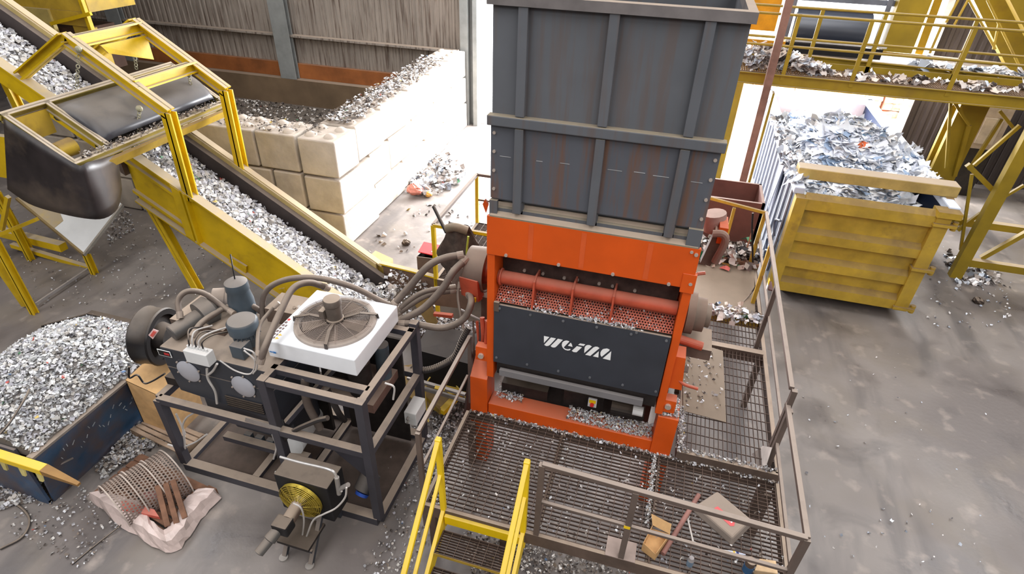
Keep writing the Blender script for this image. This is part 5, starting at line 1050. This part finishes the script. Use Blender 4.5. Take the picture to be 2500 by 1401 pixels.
# rubber curtain round the discharge end
tops = [(ay(8,290,5.53)), ay(60,323,5.53), ay(120,362,5.53), ay(190,404,5.53), ay(215,396,5.66), ay(250,388,5.95), ay(288,376,6.3)]
bots = [(ay(18,462,5.5)), ay(70,497,5.5), ay(130,517,5.48), ay(205,533,5.46), ay(255,533,5.62), ay(288,508,5.92), ay(298,462,6.3)]
b = MB(); NV = 6; NU = 24
def lerp_list(L_, u): u *= len(L_)-1; i = min(int(u), len(L_)-2); f_ = u-i; p0, p1, p2, p3 = L_[max(i-1, 0)], L_[i], L_[i+1], L_[min(i+2, len(L_)-1)]; return .5*((2*p1)+(p2-p0)*f_+(2*p0-5*p1+4*p2-p3)*f_*f_+(3*p1-p0-3*p2+p3)*f_**3)
for j in range(NV+1):
    for i in range(NU+1): b.v.append(tuple(lerp_list(tops, i/NU).lerp(lerp_list(bots, i/NU), j/NV)))
b.f = [(j*(NU+1)+i, j*(NU+1)+i+1, (j+1)*(NU+1)+i+1, (j+1)*(NU+1)+i) for j in range(NV) for i in range(NU)]
o = b.build('rubber_curtain', M('curtain_rubber', (44, 38, 38), .42, var=.45, scale=.9, spec=.45, grime=.7), MG, smooth=True); so = o.modifiers.new('t', 'SOLIDIFY'); so.thickness = .012
n = 500; y = rng.uniform(5.7, 8.6, n); x = mx1+.03+rng.normal(0, .035, n); flakes('flake_litter', np.stack([x, y, -SL*mx1-1.6+.07+rng.uniform(-.02, .06, n)], 1), .04, PAL_D, CHIP, 'dust and fine flakes clinging to the lower bar of the overband magnet', 'flakes', asp=(.3, .8))
# chute on its trestle
CH = T('discharge_chute', 'white and yellow sheet-metal chute on a yellow trestle below the magnet', 'chute', (-10, 6.5, 0))
A_, B_, C_ = az(205, 622, .46), az(300, 500, 1.1), az(40, 485, 1.2)
MB().plate([A_, B_, B_+(C_-A_)*.85, C_], (.0, .0, -.03)).build('chute_plate', M('white_chute', (216, 216, 214), .35, var=.03, grime=.1), CH)
MB().bar(A_, B_, .05, .05).build('rim', M('chute_rim', (160, 156, 146), .5, dust=.4), CH); MB().bar(A_, C_, .04, .05).build('rim', M('chute_rim_brown', (134, 112, 70), .6), CH)
MB().plate([A_+(C_-A_)*.45+V(0, 0, .006), A_+(C_-A_)*.42+(B_-A_)*.2+V(0, 0, .006), A_+(C_-A_)*.85+(B_-A_)*.5+V(0, 0, .006), C_+V(0, 0, .006)], (0, 0, .004)).build('yellow_reflection_dirt', YEL, CH)  # yellow reflection and dirt on the chute, put in as a coloured sheet
for x, y, z1 in ((-10.3, 5.65, 1.5), (-10.4, 7.0, .44), (-12.0, 5.65, 1.5), (-12.0, 7.0, 1.5)): MB().chan((x, y, 0), (x, y, z1), .1, .1, .02, (0, 1, 0)).build('leg', YEL, CH)
MB().bar(az(88, 742, .08), az(218, 655, .08), .03, .05).build('foot_rail', GALV, CH)
for a, c, Y, w in (((-20,560),(155,603),7.3,.16),((30,598),(222,655),7.15,.09),((-10,640),(62,745),5.75,.09),((-15,688),(45,707),6.2,.07),((5,560),(20,480),6.0,.06),((0,572),(90,535),6.2,.06)): MB().bar(ay(*a, Y), ay(*c, Y), w, w).build('brace', YEL, CH)
# yellow machine up behind the conveyor
YM = T('yellow_screen_machine', 'yellow panelled machine partly hidden behind the upper conveyor at the top left', 'machine', (-15.7, 12.5, 0))
MB().box((-17.4, 12.0, 3.75), (-14.1, 13.4, 5.2)).build('housing', YELC, YM)
MB().box((-15.3, 11.96, 3.42), (-14.2, 12.0, 3.75)).build('panel', YELC, YM); MB().box((-16.6, 11.9, 3.2), (-15.3, 12.0, 3.75)).build('panel', M('pale_yellow_panel', (176, 156, 90), .6, dust=.5), YM)
MB().box((-14.22, 11.9, 2.7), (-14.12, 12.0, 5.2)).build('frame_edge', YEL, YM); MB().bar(ay(125,58,11.88), ay(222,33,11.88), .06, .08).build('frame_edge', YEL, YM)
MB().box((-14.8, 12.0, 2.5), (-14.15, 12.1, 3.4)).build('panel', YELC, YM); MB().box((-17.0, 12.1, 2.2), (-14.8, 13.2, 3.3)).build('dark_recess', M('dark_recess', (70, 48, 36), .8), YM)
for x in (-17.2, -14.3): MB().box((x, 12.1, 0), (x+.15, 12.25, 3.3)).build('leg', YELC, YM)
tag(MB().box(ay(0,432,6.6)-V(.25, 0, 0), ay(10,335,6.6)+V(0, .1, 0)).build('yellow_post', YEL), 'yellow post at the left edge of the picture beside the black rubber curtain', 'post')

# ================================================================== blue skip full of flakes
BN_ = T('tipping_skip', 'scuffed blue and rusty skip brim-full of flakes at the lower left', 'skip', (-7.2, 3.8, 0))
bx0, bx1, by0, by1, bz = -8.2, -6.27, 2.72, 4.95, 1.0
MB().hexa([(bx1-.3, by0+.05, 0), (bx1-.27, by0+.05, 0), (bx1-.27, by1, 0), (bx1-.3, by1, 0), (bx1-.03, by0, bz), (bx1, by0, bz), (bx1, by1, bz), (bx1-.03, by1, bz)]).build('side_panel', BLUE, BN_)
MB().hexa([(bx0+.3, by0+.05, 0), (bx0+.33, by0+.05, 0), (bx0+.33, by1-.5, 0), (bx0+.3, by1-.5, 0), (bx0, by0, bz), (bx0+.03, by0, bz), (bx0+.03, by1-.45, bz), (bx0, by1-.45, bz)]).build('side_panel', BLUE, BN_)
MB().box((bx0+.4, by1-.03, 0), (bx1-.25, by1, bz)).build('end_panel', BLUE, BN_); MB().box((bx0+.3, by0, 0), (bx1-.28, by0+.03, bz)).build('end_panel', BLUE, BN_)
MB().plate([(bx0, by1-.45, 0), (bx0+.4, by1, 0), (bx0+.4, by1, bz+.1), (bx0, by1-.45, bz+.1)], (.02, -.02, 0)).build('corner_panel', VOID, BN_)
MB().box((bx0+.3, by0, .02), (bx1-.28, by1, .06)).build('floor_panel', VOID, BN_)
MB().box((bx1-.06, by0-.03, bz-.02), (bx1+.03, by1, bz+.01)).build('rim', M('rim_grey_brown', (112, 104, 98), .6, dust=.6), BN_)
MB().box((bx0+.4, by1-.06, bz), (bx1, by1+.03, bz+.12)).build('rim', VOID, BN_)
b = MB()
for k in range(26):
    yy = 3.0+k*.05+random.uniform(-.01, .01); zz = .62+.12*math.sin(k*.9)+random.uniform(-.03, .03)
    if k % 6 in (4,): continue
    xx = bx1-.27+.27*zz+.006; b.bar((xx, yy, zz), (xx+.006, yy+random.uniform(-.03, .05), zz+random.uniform(.02, .06)), .004, .009)
b.build('chalk_scribble', M('chalk_pale', (170, 176, 182), .8), BN_)
MB().bar((bx1-.17, by0+.12, .55), (bx1-.1, by0+.38, .5), .012, .02).build('welded_strip', STL, BN_)
def hbin(x, y):
    u = (x-bx0)/(bx1-bx0); v = (y-by0)/(by1-by0); return .98+.42*max(0, math.sin(PI*min(max(u, 0), 1)))**.8*max(0, math.sin(PI*min(max(v*.9+.08, 0), 1)))**.7+bumpy(x*2, y*2, .03)
hv, hf = heap(bx0+.0, bx1-.04, by0+.04, by1-.04, hbin, 26, 26, .9)
n = 8500; x = rng.uniform(bx0-.03, bx1-.03, n); y = rng.uniform(by0+.03, by1-.03, n); ok = ~((x < bx0+.4) & (y > by1-.45+(x-bx0)*1.1)); x, y = x[ok], y[ok]; n = len(x)
PAL_S = PAL_W+[(206,206,206),(222,222,220),(196,198,200),(150,150,148),(232,230,226)]
flakes('skip_flakes', np.stack([x, y, [hbin(a, c)+random.uniform(0, .03) for a, c in zip(x, y)]], 1), .052, PAL_S, CHIP, 'bright grey and white plastic flakes heaped in the blue skip', 'flakes', extra=(hv, hf, (112, 106, 102)), tilt=.55)
n = 500; px_ = rng.uniform(bx0-.35, bx0+.02, n); py_ = rng.uniform(by0, by1-.7, n); 
FKB = T('fork_spreader', 'yellow steel bar with hanging lugs across the near end of the blue skip', 'bar', (-6.9, 2.6, .9))
MB().bar((-8.0, 2.62, 1.02), (-5.98, 2.62, 1.0), .1, .09).build('bar', YELB, FKB, bevel=.01)
MB().hexa([(-5.98, 2.57, .96), (-5.55, 2.6, .9), (-5.55, 2.64, .9), (-5.98, 2.67, .96), (-5.98, 2.57, 1.04), (-5.55, 2.6, .93), (-5.55, 2.64, .93), (-5.98, 2.67, 1.04)]).build('tapered_end', M('worn_brown_yellow', (140, 104, 56), .6), FKB)
for x in (-6.62, -6.35, -6.1): MB().plate([(x-.04, 2.6, .96), (x+.05, 2.6, .96), (x+.03, 2.58, .8), (x-.02, 2.58, .8)], (0, .02, 0)).build('hanging_lug', M('lug_pale_yellow', (204, 190, 120), .6, dust=.4), FKB)
tag(MB().tube([az(0,1060,1.25), az(25,1030,1.3), az(60,975,1.38), az(72,950,1.4)], .012, 8).build('black_strap', HOSEB), 'thin black strap lying over the flakes at the left edge', 'strap')

def pxpts(n, poly, z=0.):            # random floor points inside a picture-space outline
    P = np.array(poly, float); lo, hi = P.min(0), P.max(0); out = []
    while len(out) < n:
        p = lo+(hi-lo)*rng.random(2); c = False; j = len(P)-1
        for i in range(len(P)):
            if ((P[i][1] > p[1]) != (P[j][1] > p[1])) and p[0] < (P[j][0]-P[i][0])*(p[1]-P[i][1])/(P[j][1]-P[i][1]+1e-9)+P[i][0]: c = not c
            j = i
        if c: q = az(p[0], p[1], z); out.append((q.x, q.y, z))
    return np.array(out)
def litter(n, poly, size, label, pal=PAL_W+PAL_D, z=.012, dz=.03, **k):
    p = pxpts(n, poly, z); p[:, 2] += rng.uniform(0, dz, n); return flakes('flake_litter', p, size, pal, CHIP, label, 'flakes', **k)
litter(1300, [(0,1135),(60,1150),(150,1170),(175,1190),(110,1215),(40,1235),(0,1245)], .05, 'flakes spilt on the floor under the yellow bar at the lower left', dz=.05)
litter(900, [(335,1035),(290,1080),(235,1150),(250,1170),(330,1120),(420,1075),(400,1045)], .045, 'flakes spilt between the blue skip and the pallet', dz=.06)
litter(260, [(40,1240),(200,1180),(300,1290),(200,1390),(20,1300)], .028, 'sparse flakes on the floor left of the pallet of screens')
litter(420, [(930,1150),(1040,1080),(1060,1300),(1010,1401),(880,1401),(930,1300)], .026, 'sparse flakes on the floor between power unit and stairs')
litter(1200, [(1010,1050),(1060,985),(1140,975),(1140,1040),(1090,1130),(1075,1240),(1030,1160)], .036, 'flakes on the floor beside the left edge of the platform', dz=.04)
litter(260, [(700,980),(1000,940),(1020,1060),(960,1180),(900,1000)], .03, 'flakes under the power unit frame')
litter(500, [(0,460),(100,560),(340,540),(330,480),(560,640),(560,720),(60,760),(0,700)], .03, 'fine flakes scattered on the floor below the conveyor')
litter(300, [(260,500),(320,520),(330,560),(270,600),(255,560)], .04, 'flakes scattered on the floor beside the white chute')
litter(1400, [(985,768),(1060,770),(1180,800),(1195,840),(1140,835),(1000,815)], .05, 'flakes heaped left of the shredder below the thick hoses', z=.5, dz=.06)
litter(1100, [(1130,1300),(1300,1310),(1520,1370),(1700,1401),(1300,1401),(1150,1401)], .03, 'fine flakes covering the floor in front of the platform', z=.012, pal=PAL_D)
litter(420, [(1110,1040),(1500,1110),(1850,1190),(1880,1401),(1500,1340),(1110,1240)], .03, 'flakes fallen through the grating onto the floor', z=.012, pal=PAL_D)  # dark flake palette puts the shade under the grating into the colour
litter(70, [(2290,560),(2230,800),(2460,800),(2480,690),(2350,690)], .05, 'stray flakes on the floor by the yellow container', pal=PAL_F)
litter(60, [(1900,850),(2450,850),(2400,1380),(2000,1380)], .03, 'stray flakes on the floor right of the platform', pal=PAL_F)
def junk(n, poly, size, label, pal=PAL_F+PAL_M, z=.02, dz=.12, **k):
    p = pxpts(n, poly, z); p[:, 2] += rng.uniform(0, dz, n)**1.; return flakes('scrap_litter', p, size, pal, FILM, label, 'scrap', tilt=.7, **k)
junk(330, [(1000,470),(985,480),(1005,440),(1035,400),(1060,375),(1100,385),(1150,420),(1120,450),(1080,470),(1040,480)], .15, 'heap of film scrap on the bright floor by the bay wall and door', acc=.03, dz=.12)
junk(50, [(860,610),(1000,500),(1180,480),(1180,620),(1000,640)], .09, 'single scraps on the bright floor by the bay wall', dz=.01, pal=PAL_M+PAL_D)
tag(crumple(tuple(az(1012,462,.2)), .2).build('plastic_bag', M('brown_red_bag', (190, 120, 104), .6)), 'brownish red crumpled bag at the foot of the bay wall', 'bag')
tag(crumple(tuple(az(1046,474,.08)), .1).build('plastic_bag', M('amber_bag', (214, 160, 80), .6)), 'small amber scrap of bag on the floor beside the reddish bag', 'bag')
tag(crumple(tuple(az(992,592,.05)), .1).build('dark_rag', CLOTH), 'small dark rag on the bright floor by the bay wall', 'rag')
tag(crumple(tuple(az(2388,734,.04)), .1).build('dark_rag', CLOTH), 'small dark rag on the floor right of the yellow container', 'rag')
junk(110, [(2300,610),(2340,700),(2440,690),(2440,660),(2350,640),(2310,600)], .12, 'scraps on the floor at the foot of the trestle', dz=.02)

# ---- pallet with the perforated screens
PL = T('wooden_pallet', 'low wooden pallet at the lower left carrying perforated screens', 'pallet', tuple(az(380,1230,0)))
c4 = [az(*p, .14) for p in ((222,1205),(408,1325),(528,1190),(345,1105))]
def bil(u, v, z): return (c4[0]*(1-u)*(1-v)+c4[1]*u*(1-v)+c4[2]*u*v+c4[3]*(1-u)*v)+V(0, 0, z)
for i in range(6): v0 = i/6; v1 = v0+.13; MB().plate([bil(0, v0, -.02), bil(1, v0, -.02), bil(1, v1, -.02), bil(0, v1, -.02)], (0, 0, .02)).build('deck_board', WOODD, PL)
for u0 in (0, .45, .9): MB().plate([bil(u0, 0, -.14), bil(u0+.1, 0, -.14), bil(u0+.1, 1, -.14), bil(u0, 1, -.14)], (0, 0, .12)).build('bearer', WOODD, PL)
WF2 = MB(); NU = 26                     # wrinkled film draped over the front edges
edge = [bil(0, .0, .0), bil(.5, 0, .0), bil(1, 0, 0), bil(1, .5, 0), bil(1, .95, 0)]
for i in range(NU+1):
    p = lerp_list(edge, i/NU); ctr = bil(.5, .5, 0); d = (p-ctr); d.z = 0; d.normalize()
    for j, (o_, z_) in enumerate(((-.2, .03), (-.1, .05), (0, .03), (.04, -.05), (.07, -.12))): WF2.v.append(tuple(p+d*(o_+random.uniform(-.02, .02))+V(0, 0, z_+random.uniform(-.012, .012))))
WF2.f = [(i*5+j, i*5+j+1, (i+1)*5+j+1, (i+1)*5+j) for i in range(NU) for j in range(4)]
o = WF2.build('wrap_film', WRAP); tag(o, 'dusty pinkish wrapping film crumpled round the pallet edge', 'film'); so = o.modifiers.new('t', 'SOLIDIFY'); so.thickness = .006
PSC = mat_holes('screen_steel', (128, 112, 104), 26., .36)
ax0 = az(300, 1235, .14); axd = (az(405, 1165, .14)-az(300, 1235, .14)).normalized(); sdv = V(axd.y, -axd.x, 0)
scr = ['nearest', 'middle', 'farthest']
for k in range(3):
    st = ax0+axd*(-.08+.22*k)+sdv*(.0+.05*k); R_ = .34+.02*k; Ls = .26; t = T('curved_screen', 'curved perforated steel screen on the pallet, %s of the three' % scr[k], 'screen', tuple(st), 'perforated screens on the pallet')
    b = MB(); uv = []; NA2 = 26; a0, a1 = -.15, PI*1.02
    for j in range(5):
        for i in range(NA2+1):
            a_ = a0+(a1-a0)*i/NA2; p = st+axd*(Ls*j/4)+sdv*(-R_*math.cos(a_))*1.0+V(0, 0, .02+R_*math.sin(a_)*1.0); b.v.append(tuple(p)); uv.append((R_*(a_), Ls*j/4))
    b.f = [(j*(NA2+1)+i, j*(NA2+1)+i+1, (j+1)*(NA2+1)+i+1, (j+1)*(NA2+1)+i) for j in range(4) for i in range(NA2)]
    o = b.build('perforated_sheet', PSC, t, uv=uv, smooth=True); so = o.modifiers.new('t', 'SOLIDIFY'); so.thickness = .008
    for e in (0, 1): MB().tube([st+axd*(Ls*e)+sdv*(-(R_+.005)*math.cos(a0+(a1-a0)*i/20))+V(0, 0, .02+(R_+.005)*math.sin(a0+(a1-a0)*i/20)) for i in range(21)], .009, 6, smooth=False).build('edge_rim', M('pale_rim_steel', (186, 172, 162), .5, dust=.3), t)
for k, (p, q) in enumerate((((385,1185),(410,1285)),((405,1180),(432,1278)),((422,1172),(452,1265)))):
    a, c = az(p[0], p[1], .42), az(q[0], q[1], .17)
    tag(MB().bar(a, c, .06, .05, (0, 0, 1)).build('timber_block', WOODD, bevel=.004), 'brown squared timber leaning inside the screens on the pallet, %s of three' % ('leftmost', 'middle', 'rightmost')[k], 'timber', 'timbers on the pallet')
tag(MB().plate([az(300,1225,.2), az(380,1250,.2), az(392,1268,.16), az(300,1248,.16)], (0, 0, .05)).build('red_sheet', M('faded_red_sheet', (206, 96, 80), .6, dust=.3)), 'faded red panel lying under the curved screens on the pallet', 'panel')
tag(MB().plate([az(350,1205,.25), az(384,1200,.3), az(392,1222,.25), az(352,1216,.2)], (0, 0, .02)).build('pink_sheet', M('pink_sheet', (206, 150, 140), .6)), 'pale pink scrap of sheet between the curved screens', 'sheet')
tag(MB().tube([az(302,1255,.03), az(300,1275,.03), az(285,1290,.03), az(240,1325,.01), az(175,1378,.01)], .008, 6).build('black_wire', HOSEB), 'thin dark wire on the floor in front of the pallet', 'wire')
tag(MB().tube([az(0,1222,.02), az(45,1235,.02), az(72,1268,.02), az(55,1310,.02), az(0,1340,.02)], .014, 8).build('black_cable', HOSEB), 'black cable loop on the floor in the lower left corner', 'cable')
# ---- cardboard and rack beside the skip
cbx = T('cardboard_carton', 'large tan cardboard box standing between the blue skip and the power unit', 'box', tuple(ay(380,1060,4.05)))
P0, P1, P2, P3 = ay(306,928,4.0), ay(402,972,4.0), ay(436,1062,4.0), ay(350,1030,4.0)
MB().plate([P0, P1, P2, P3], (0, .012, 0)).build('front_panel', KRAFT, cbx)
MB().plate([P0, P1, P1+V(.05, .5, .1), P0+V(.05, .5, .1)], (0, 0, -.012)).build('top_flap', KRAFT, cbx)
MB().plate([P1, P2, P2+V(.0, .5, 0), P1+V(.0, .5, 0)], (-.012, 0, 0)).build('side_panel', KRAFT, cbx)
MB().plate([P0, P3, P3+V(.0, .5, 0), P0+V(.0, .5, 0)], (.012, 0, 0)).build('side_panel', KRAFT, cbx)
t = T('grey_pallet', 'grey slatted pallet lying under the cardboard box', 'pallet', tuple(az(400,1080,0)))
g4 = [az(*p, .14) for p in ((318,1050),(440,1110),(500,1060),(385,1012))]
for i in range(5):
    v0 = i/5; v1 = v0+.15; f_ = lambda u, v: g4[0]*(1-u)*(1-v)+g4[1]*u*(1-v)+g4[2]*u*v+g4[3]*(1-u)*v
    MB().plate([f_(0, v0), f_(1, v0), f_(1, v1), f_(0, v1)], (0, 0, .02)).build('deck_board', WOOD, t)
for u0 in (0, .9): MB().plate([f_(u0, 0)-V(0,0,.14), f_(u0+.1, 0)-V(0,0,.14), f_(u0+.1, 1)-V(0,0,.14), f_(u0, 1)-V(0,0,.14)], (0, 0, .14)).build('bearer', WOOD, t)
tag(MB().tube([ay(x, y, 3.85) for x, y in ((315,895),(316,922),(335,915),(352,935),(372,930),(402,912))], .012, 8).build('bent_rod', BLK), 'bent black rod standing on the cardboard box', 'rod')

# ---- left side of the shredder: access platform, coat, shovel, red board
LP = T('access_platform', 'small yellow-railed platform behind the hoses left of the shredder', 'platform', (-2.8, 8.4, 0))
grating(-3.3, -1.7, 7.5, 9.6, 1.05, 'x', .045, .12, .03, .008, parent=LP)
MB().box((-3.35, 7.45, .93), (-1.7, 7.5, 1.06)).box((-3.35, 7.45, .93), (-3.3, 9.65, 1.06)).build('edge_frame', BRN, LP)
for x, y in ((-3.33, 7.48), (-3.33, 9.6)): MB().box((x-.03, y-.03, 0), (x+.03, y+.03, 2.06)).build('rail_post', YEL, LP)
MB().bar((-3.33, 7.48, 2.06), (-1.65, 7.48, 2.06), .05, .05).build('handrail', YEL, LP); MB().bar((-3.33, 7.48, 2.06), (-3.33, 9.6, 2.06), .05, .05).build('handrail', RAIL, LP)
MB().bar((-3.33, 9.6, 2.06), (-1.65, 9.6, 2.06), .05, .05).build('handrail', RAIL, LP); MB().bar((-3.33, 9.6, 1.55), (-1.65, 9.6, 1.55), .035, .035).build('middle_rail', RAIL, LP)
b = MB(); NU, NV = 30, 16               # coat hung over the rail
for i in range(NU+1):
    a_ = 2*PI*i/NU
    for j in range(NV+1):
        v = j/NV; w = .1+.13*min(1, v*2.2)+.02*math.sin(7*a_+3*v); dz = 2.16-1.0*v; w *= (1-.35*max(0, v-.7)/.3)
        fold = 1+.22*math.sin(5*a_+2*math.sin(4*v))*min(1, v*2); b.v.append((-2.88+.05*v+w*1.45*fold*math.cos(a_), 7.42+w*.7*fold*math.sin(a_), dz+.02*math.sin(3*a_)))
b.f = [(i*(NV+1)+j, i*(NV+1)+j+1, ((i+1) % (NU+1))*(NV+1)+j+1, ((i+1) % (NU+1))*(NV+1)+j) for i in range(NU) for j in range(NV)]
ct = T('work_coat', 'dirty dark work coat hung over the yellow rail left of the shredder', 'coat', (-2.88, 7.42, 1.2)); b.build('coat_cloth', CLOTH, ct, smooth=True)
MB().tube([(-3.05, 7.38, 2.1), (-2.9, 7.34, 2.17), (-2.72, 7.38, 2.12)], .07, 10).build('collar', M('olive_dusty_cloth', (122, 108, 88), .9, dust=.4), ct, smooth=True)
MB().tube([(-2.66, 7.25, 2.1), (-2.68, 7.22, 1.8), (-2.66, 7.24, 1.5)], .018, 6).build('hi_vis_strap', M('lime_strap', (168, 176, 60), .6), ct)
shv = T('shovel', 'black-handled shovel leaning on the yellow rail beside the coat', 'shovel', tuple(ay(1075,530,7.4)))
MB().cyl(ay(1058,503,7.55), ay(1090,568,7.4), .028, n=10).build('handle', BLK, shv); MB().cyl(ay(1090,568,7.4), ay(1118,650,7.3), .018, n=8).build('shaft', WOODD, shv)
MB().plate([ay(1100,655,7.2), ay(1135,655,7.2), ay(1130,720,7.1), ay(1116,745,7.1), ay(1104,700,7.1)], (0, .02, 0)).build('blade', BRN, shv)
for k in range(7): 
    z = 1.1+k*.085; o = MB().plate([(-2.35+random.uniform(-.04,.04), 7.7, z), (-1.75, 7.68, z), (-1.7+random.uniform(-.04,.04), 8.5, z+.02), (-2.4, 8.45, z)], (0, 0, .05)).build('cardboard_layer', M('grey_card', (136, 122, 110), .9, var=.3, scale=8., dust=.5))
    tag(o, 'flattened grey cardboard in the stack behind the yellow rail, %s from the bottom' % ordn[k], 'cardboard', 'flattened cardboard stack')
rb = T('red_board', 'bright red board lying on a box on the bright floor left of the coat', 'board', tuple(az(1060,612,.8)))
MB().plate([az(1021,616,.62), az(1035,592,.62), az(1102,606,.62), az(1090,632,.62)], (0, 0, .02)).build('board', RED, rb); MB().plate([az(1053,615,.645), az(1057,609,.645), az(1059,610,.645), az(1055,616,.645)], (0, 0, .003)).build('white_tick', TEXW, rb)
t = T('open_case', 'dark open box with brown lining standing under the red board', 'box', tuple(az(1050,660,0)))
q = [az(*p, 0) for p in ((1022,690),(1060,695),(1092,668),(1058,655))]; up = V(0, 0, .6)
for i in range(4): MB().plate([q[i], q[(i+1) % 4], q[(i+1) % 4]+up, q[i]+up], (0, .015, 0)).build('side', VOID if i % 2 else BRN, t)
tag(MB().plate([az(1062,650,.5), az(1085,640,.5), az(1100,665,.5), az(1070,680,.5)], (0, 0, .3)).build('white_box', WBOX), 'white box partly hidden behind the yellow rail post under the red board', 'box')
t = T('carton', 'pale brown carton beyond the end of the conveyor wall', 'box', tuple(az(925,650,0)))
q = [az(*p, 0) for p in ((905,655),(945,685),(962,660),(920,640))]; MB().plate(q, (0, 0, .28)).build('carton_body', KRAFT, t); MB().plate([az(896,622,.45), az(938,640,.45), az(930,655,.3), az(890,640,.3)], (0, 0, .01)).build('open_flap', WOOD, t)
# ---- dark cabinet and yellow tray between power unit and shredder
BLKM = M('matte_black_sheet', (24, 23, 25), .6, dust=.12, var=.1)
t = T('black_housing', 'matte black machine housing between power unit and shredder', 'housing', (-2.3, 6.0, 0))
MB().hexa([(-2.95,5.75,.4),(-2.05,5.75,.4),(-2.0,6.3,.4),(-2.95,6.3,.4),(-2.95,5.75,1.0),(-2.15,5.75,.95),(-2.1,6.3,1.05),(-2.95,6.3,1.05)]).build('housing', BLKM, t); MB().plate([(-2.1, 5.4, .3), (-1.85, 5.6, .3), (-1.85, 5.9, 1.3), (-2.1, 5.75, 1.2)], (.03, 0, 0)).build('cover', M('dark_brown_cover', (66, 52, 48), .6, dust=.3), t)
for z in (.62, .5): MB().bar((-3.0, 5.55, z), (-2.1, 5.5, z-.02), .05, .04).build('chrome_bar', STL, t)
MB().plate([(-2.55,5.5,.64),(-2.4,5.5,.64),(-2.4,5.46,.62),(-2.55,5.46,.62)], (0, 0, .01)).build('yellow_mark', YELB, t)
t = T('yellow_tray', 'dirty yellow folded-sheet tray with cable on the floor left of the shredder leg', 'tray', tuple(az(1090,960,.2)))
q = [az(*p, .25) for p in ((965,895),(1040,885),(1150,925),(1140,960),(1075,1005),(1010,975),(960,935))]
MB().plate(q, (0, 0, -.03)).build('tray_floor', YELC, t)
MB().plate([az(1060,918,.42), az(1092,912,.42), az(1128,958,.42), az(1098,965,.42)], (0, 0, .02)).build('raised_plate', YELB, t)
MB().bar(az(1078,1006,.28), az(1135,948,.3), .09, .08).build('edge_angle', YELB, t); MB().bar(az(1000,930,.28), az(1075,1005,.28), .03, .1).build('edge_angle', YELC, t)
for k in range(3): MB().bar(az(1078+k*8,925+k*8,.445), az(1084+k*8,920+k*8,.445), .01, .005).build('black_print', TEXK, t)
tag(MB().tube([az(1046,1030,.1), az(1042,1000,.2), az(1038,960,.4), az(1045,928,.5), az(1065,912,.55), az(1095,920,.5), az(1125,955,.45), az(1145,980,.4)], .011, 8).build('yellow_cable', M('yellow_cable', (226, 196, 90), .5)), 'yellow cable looping over the yellow tray left of the shredder leg', 'cable')
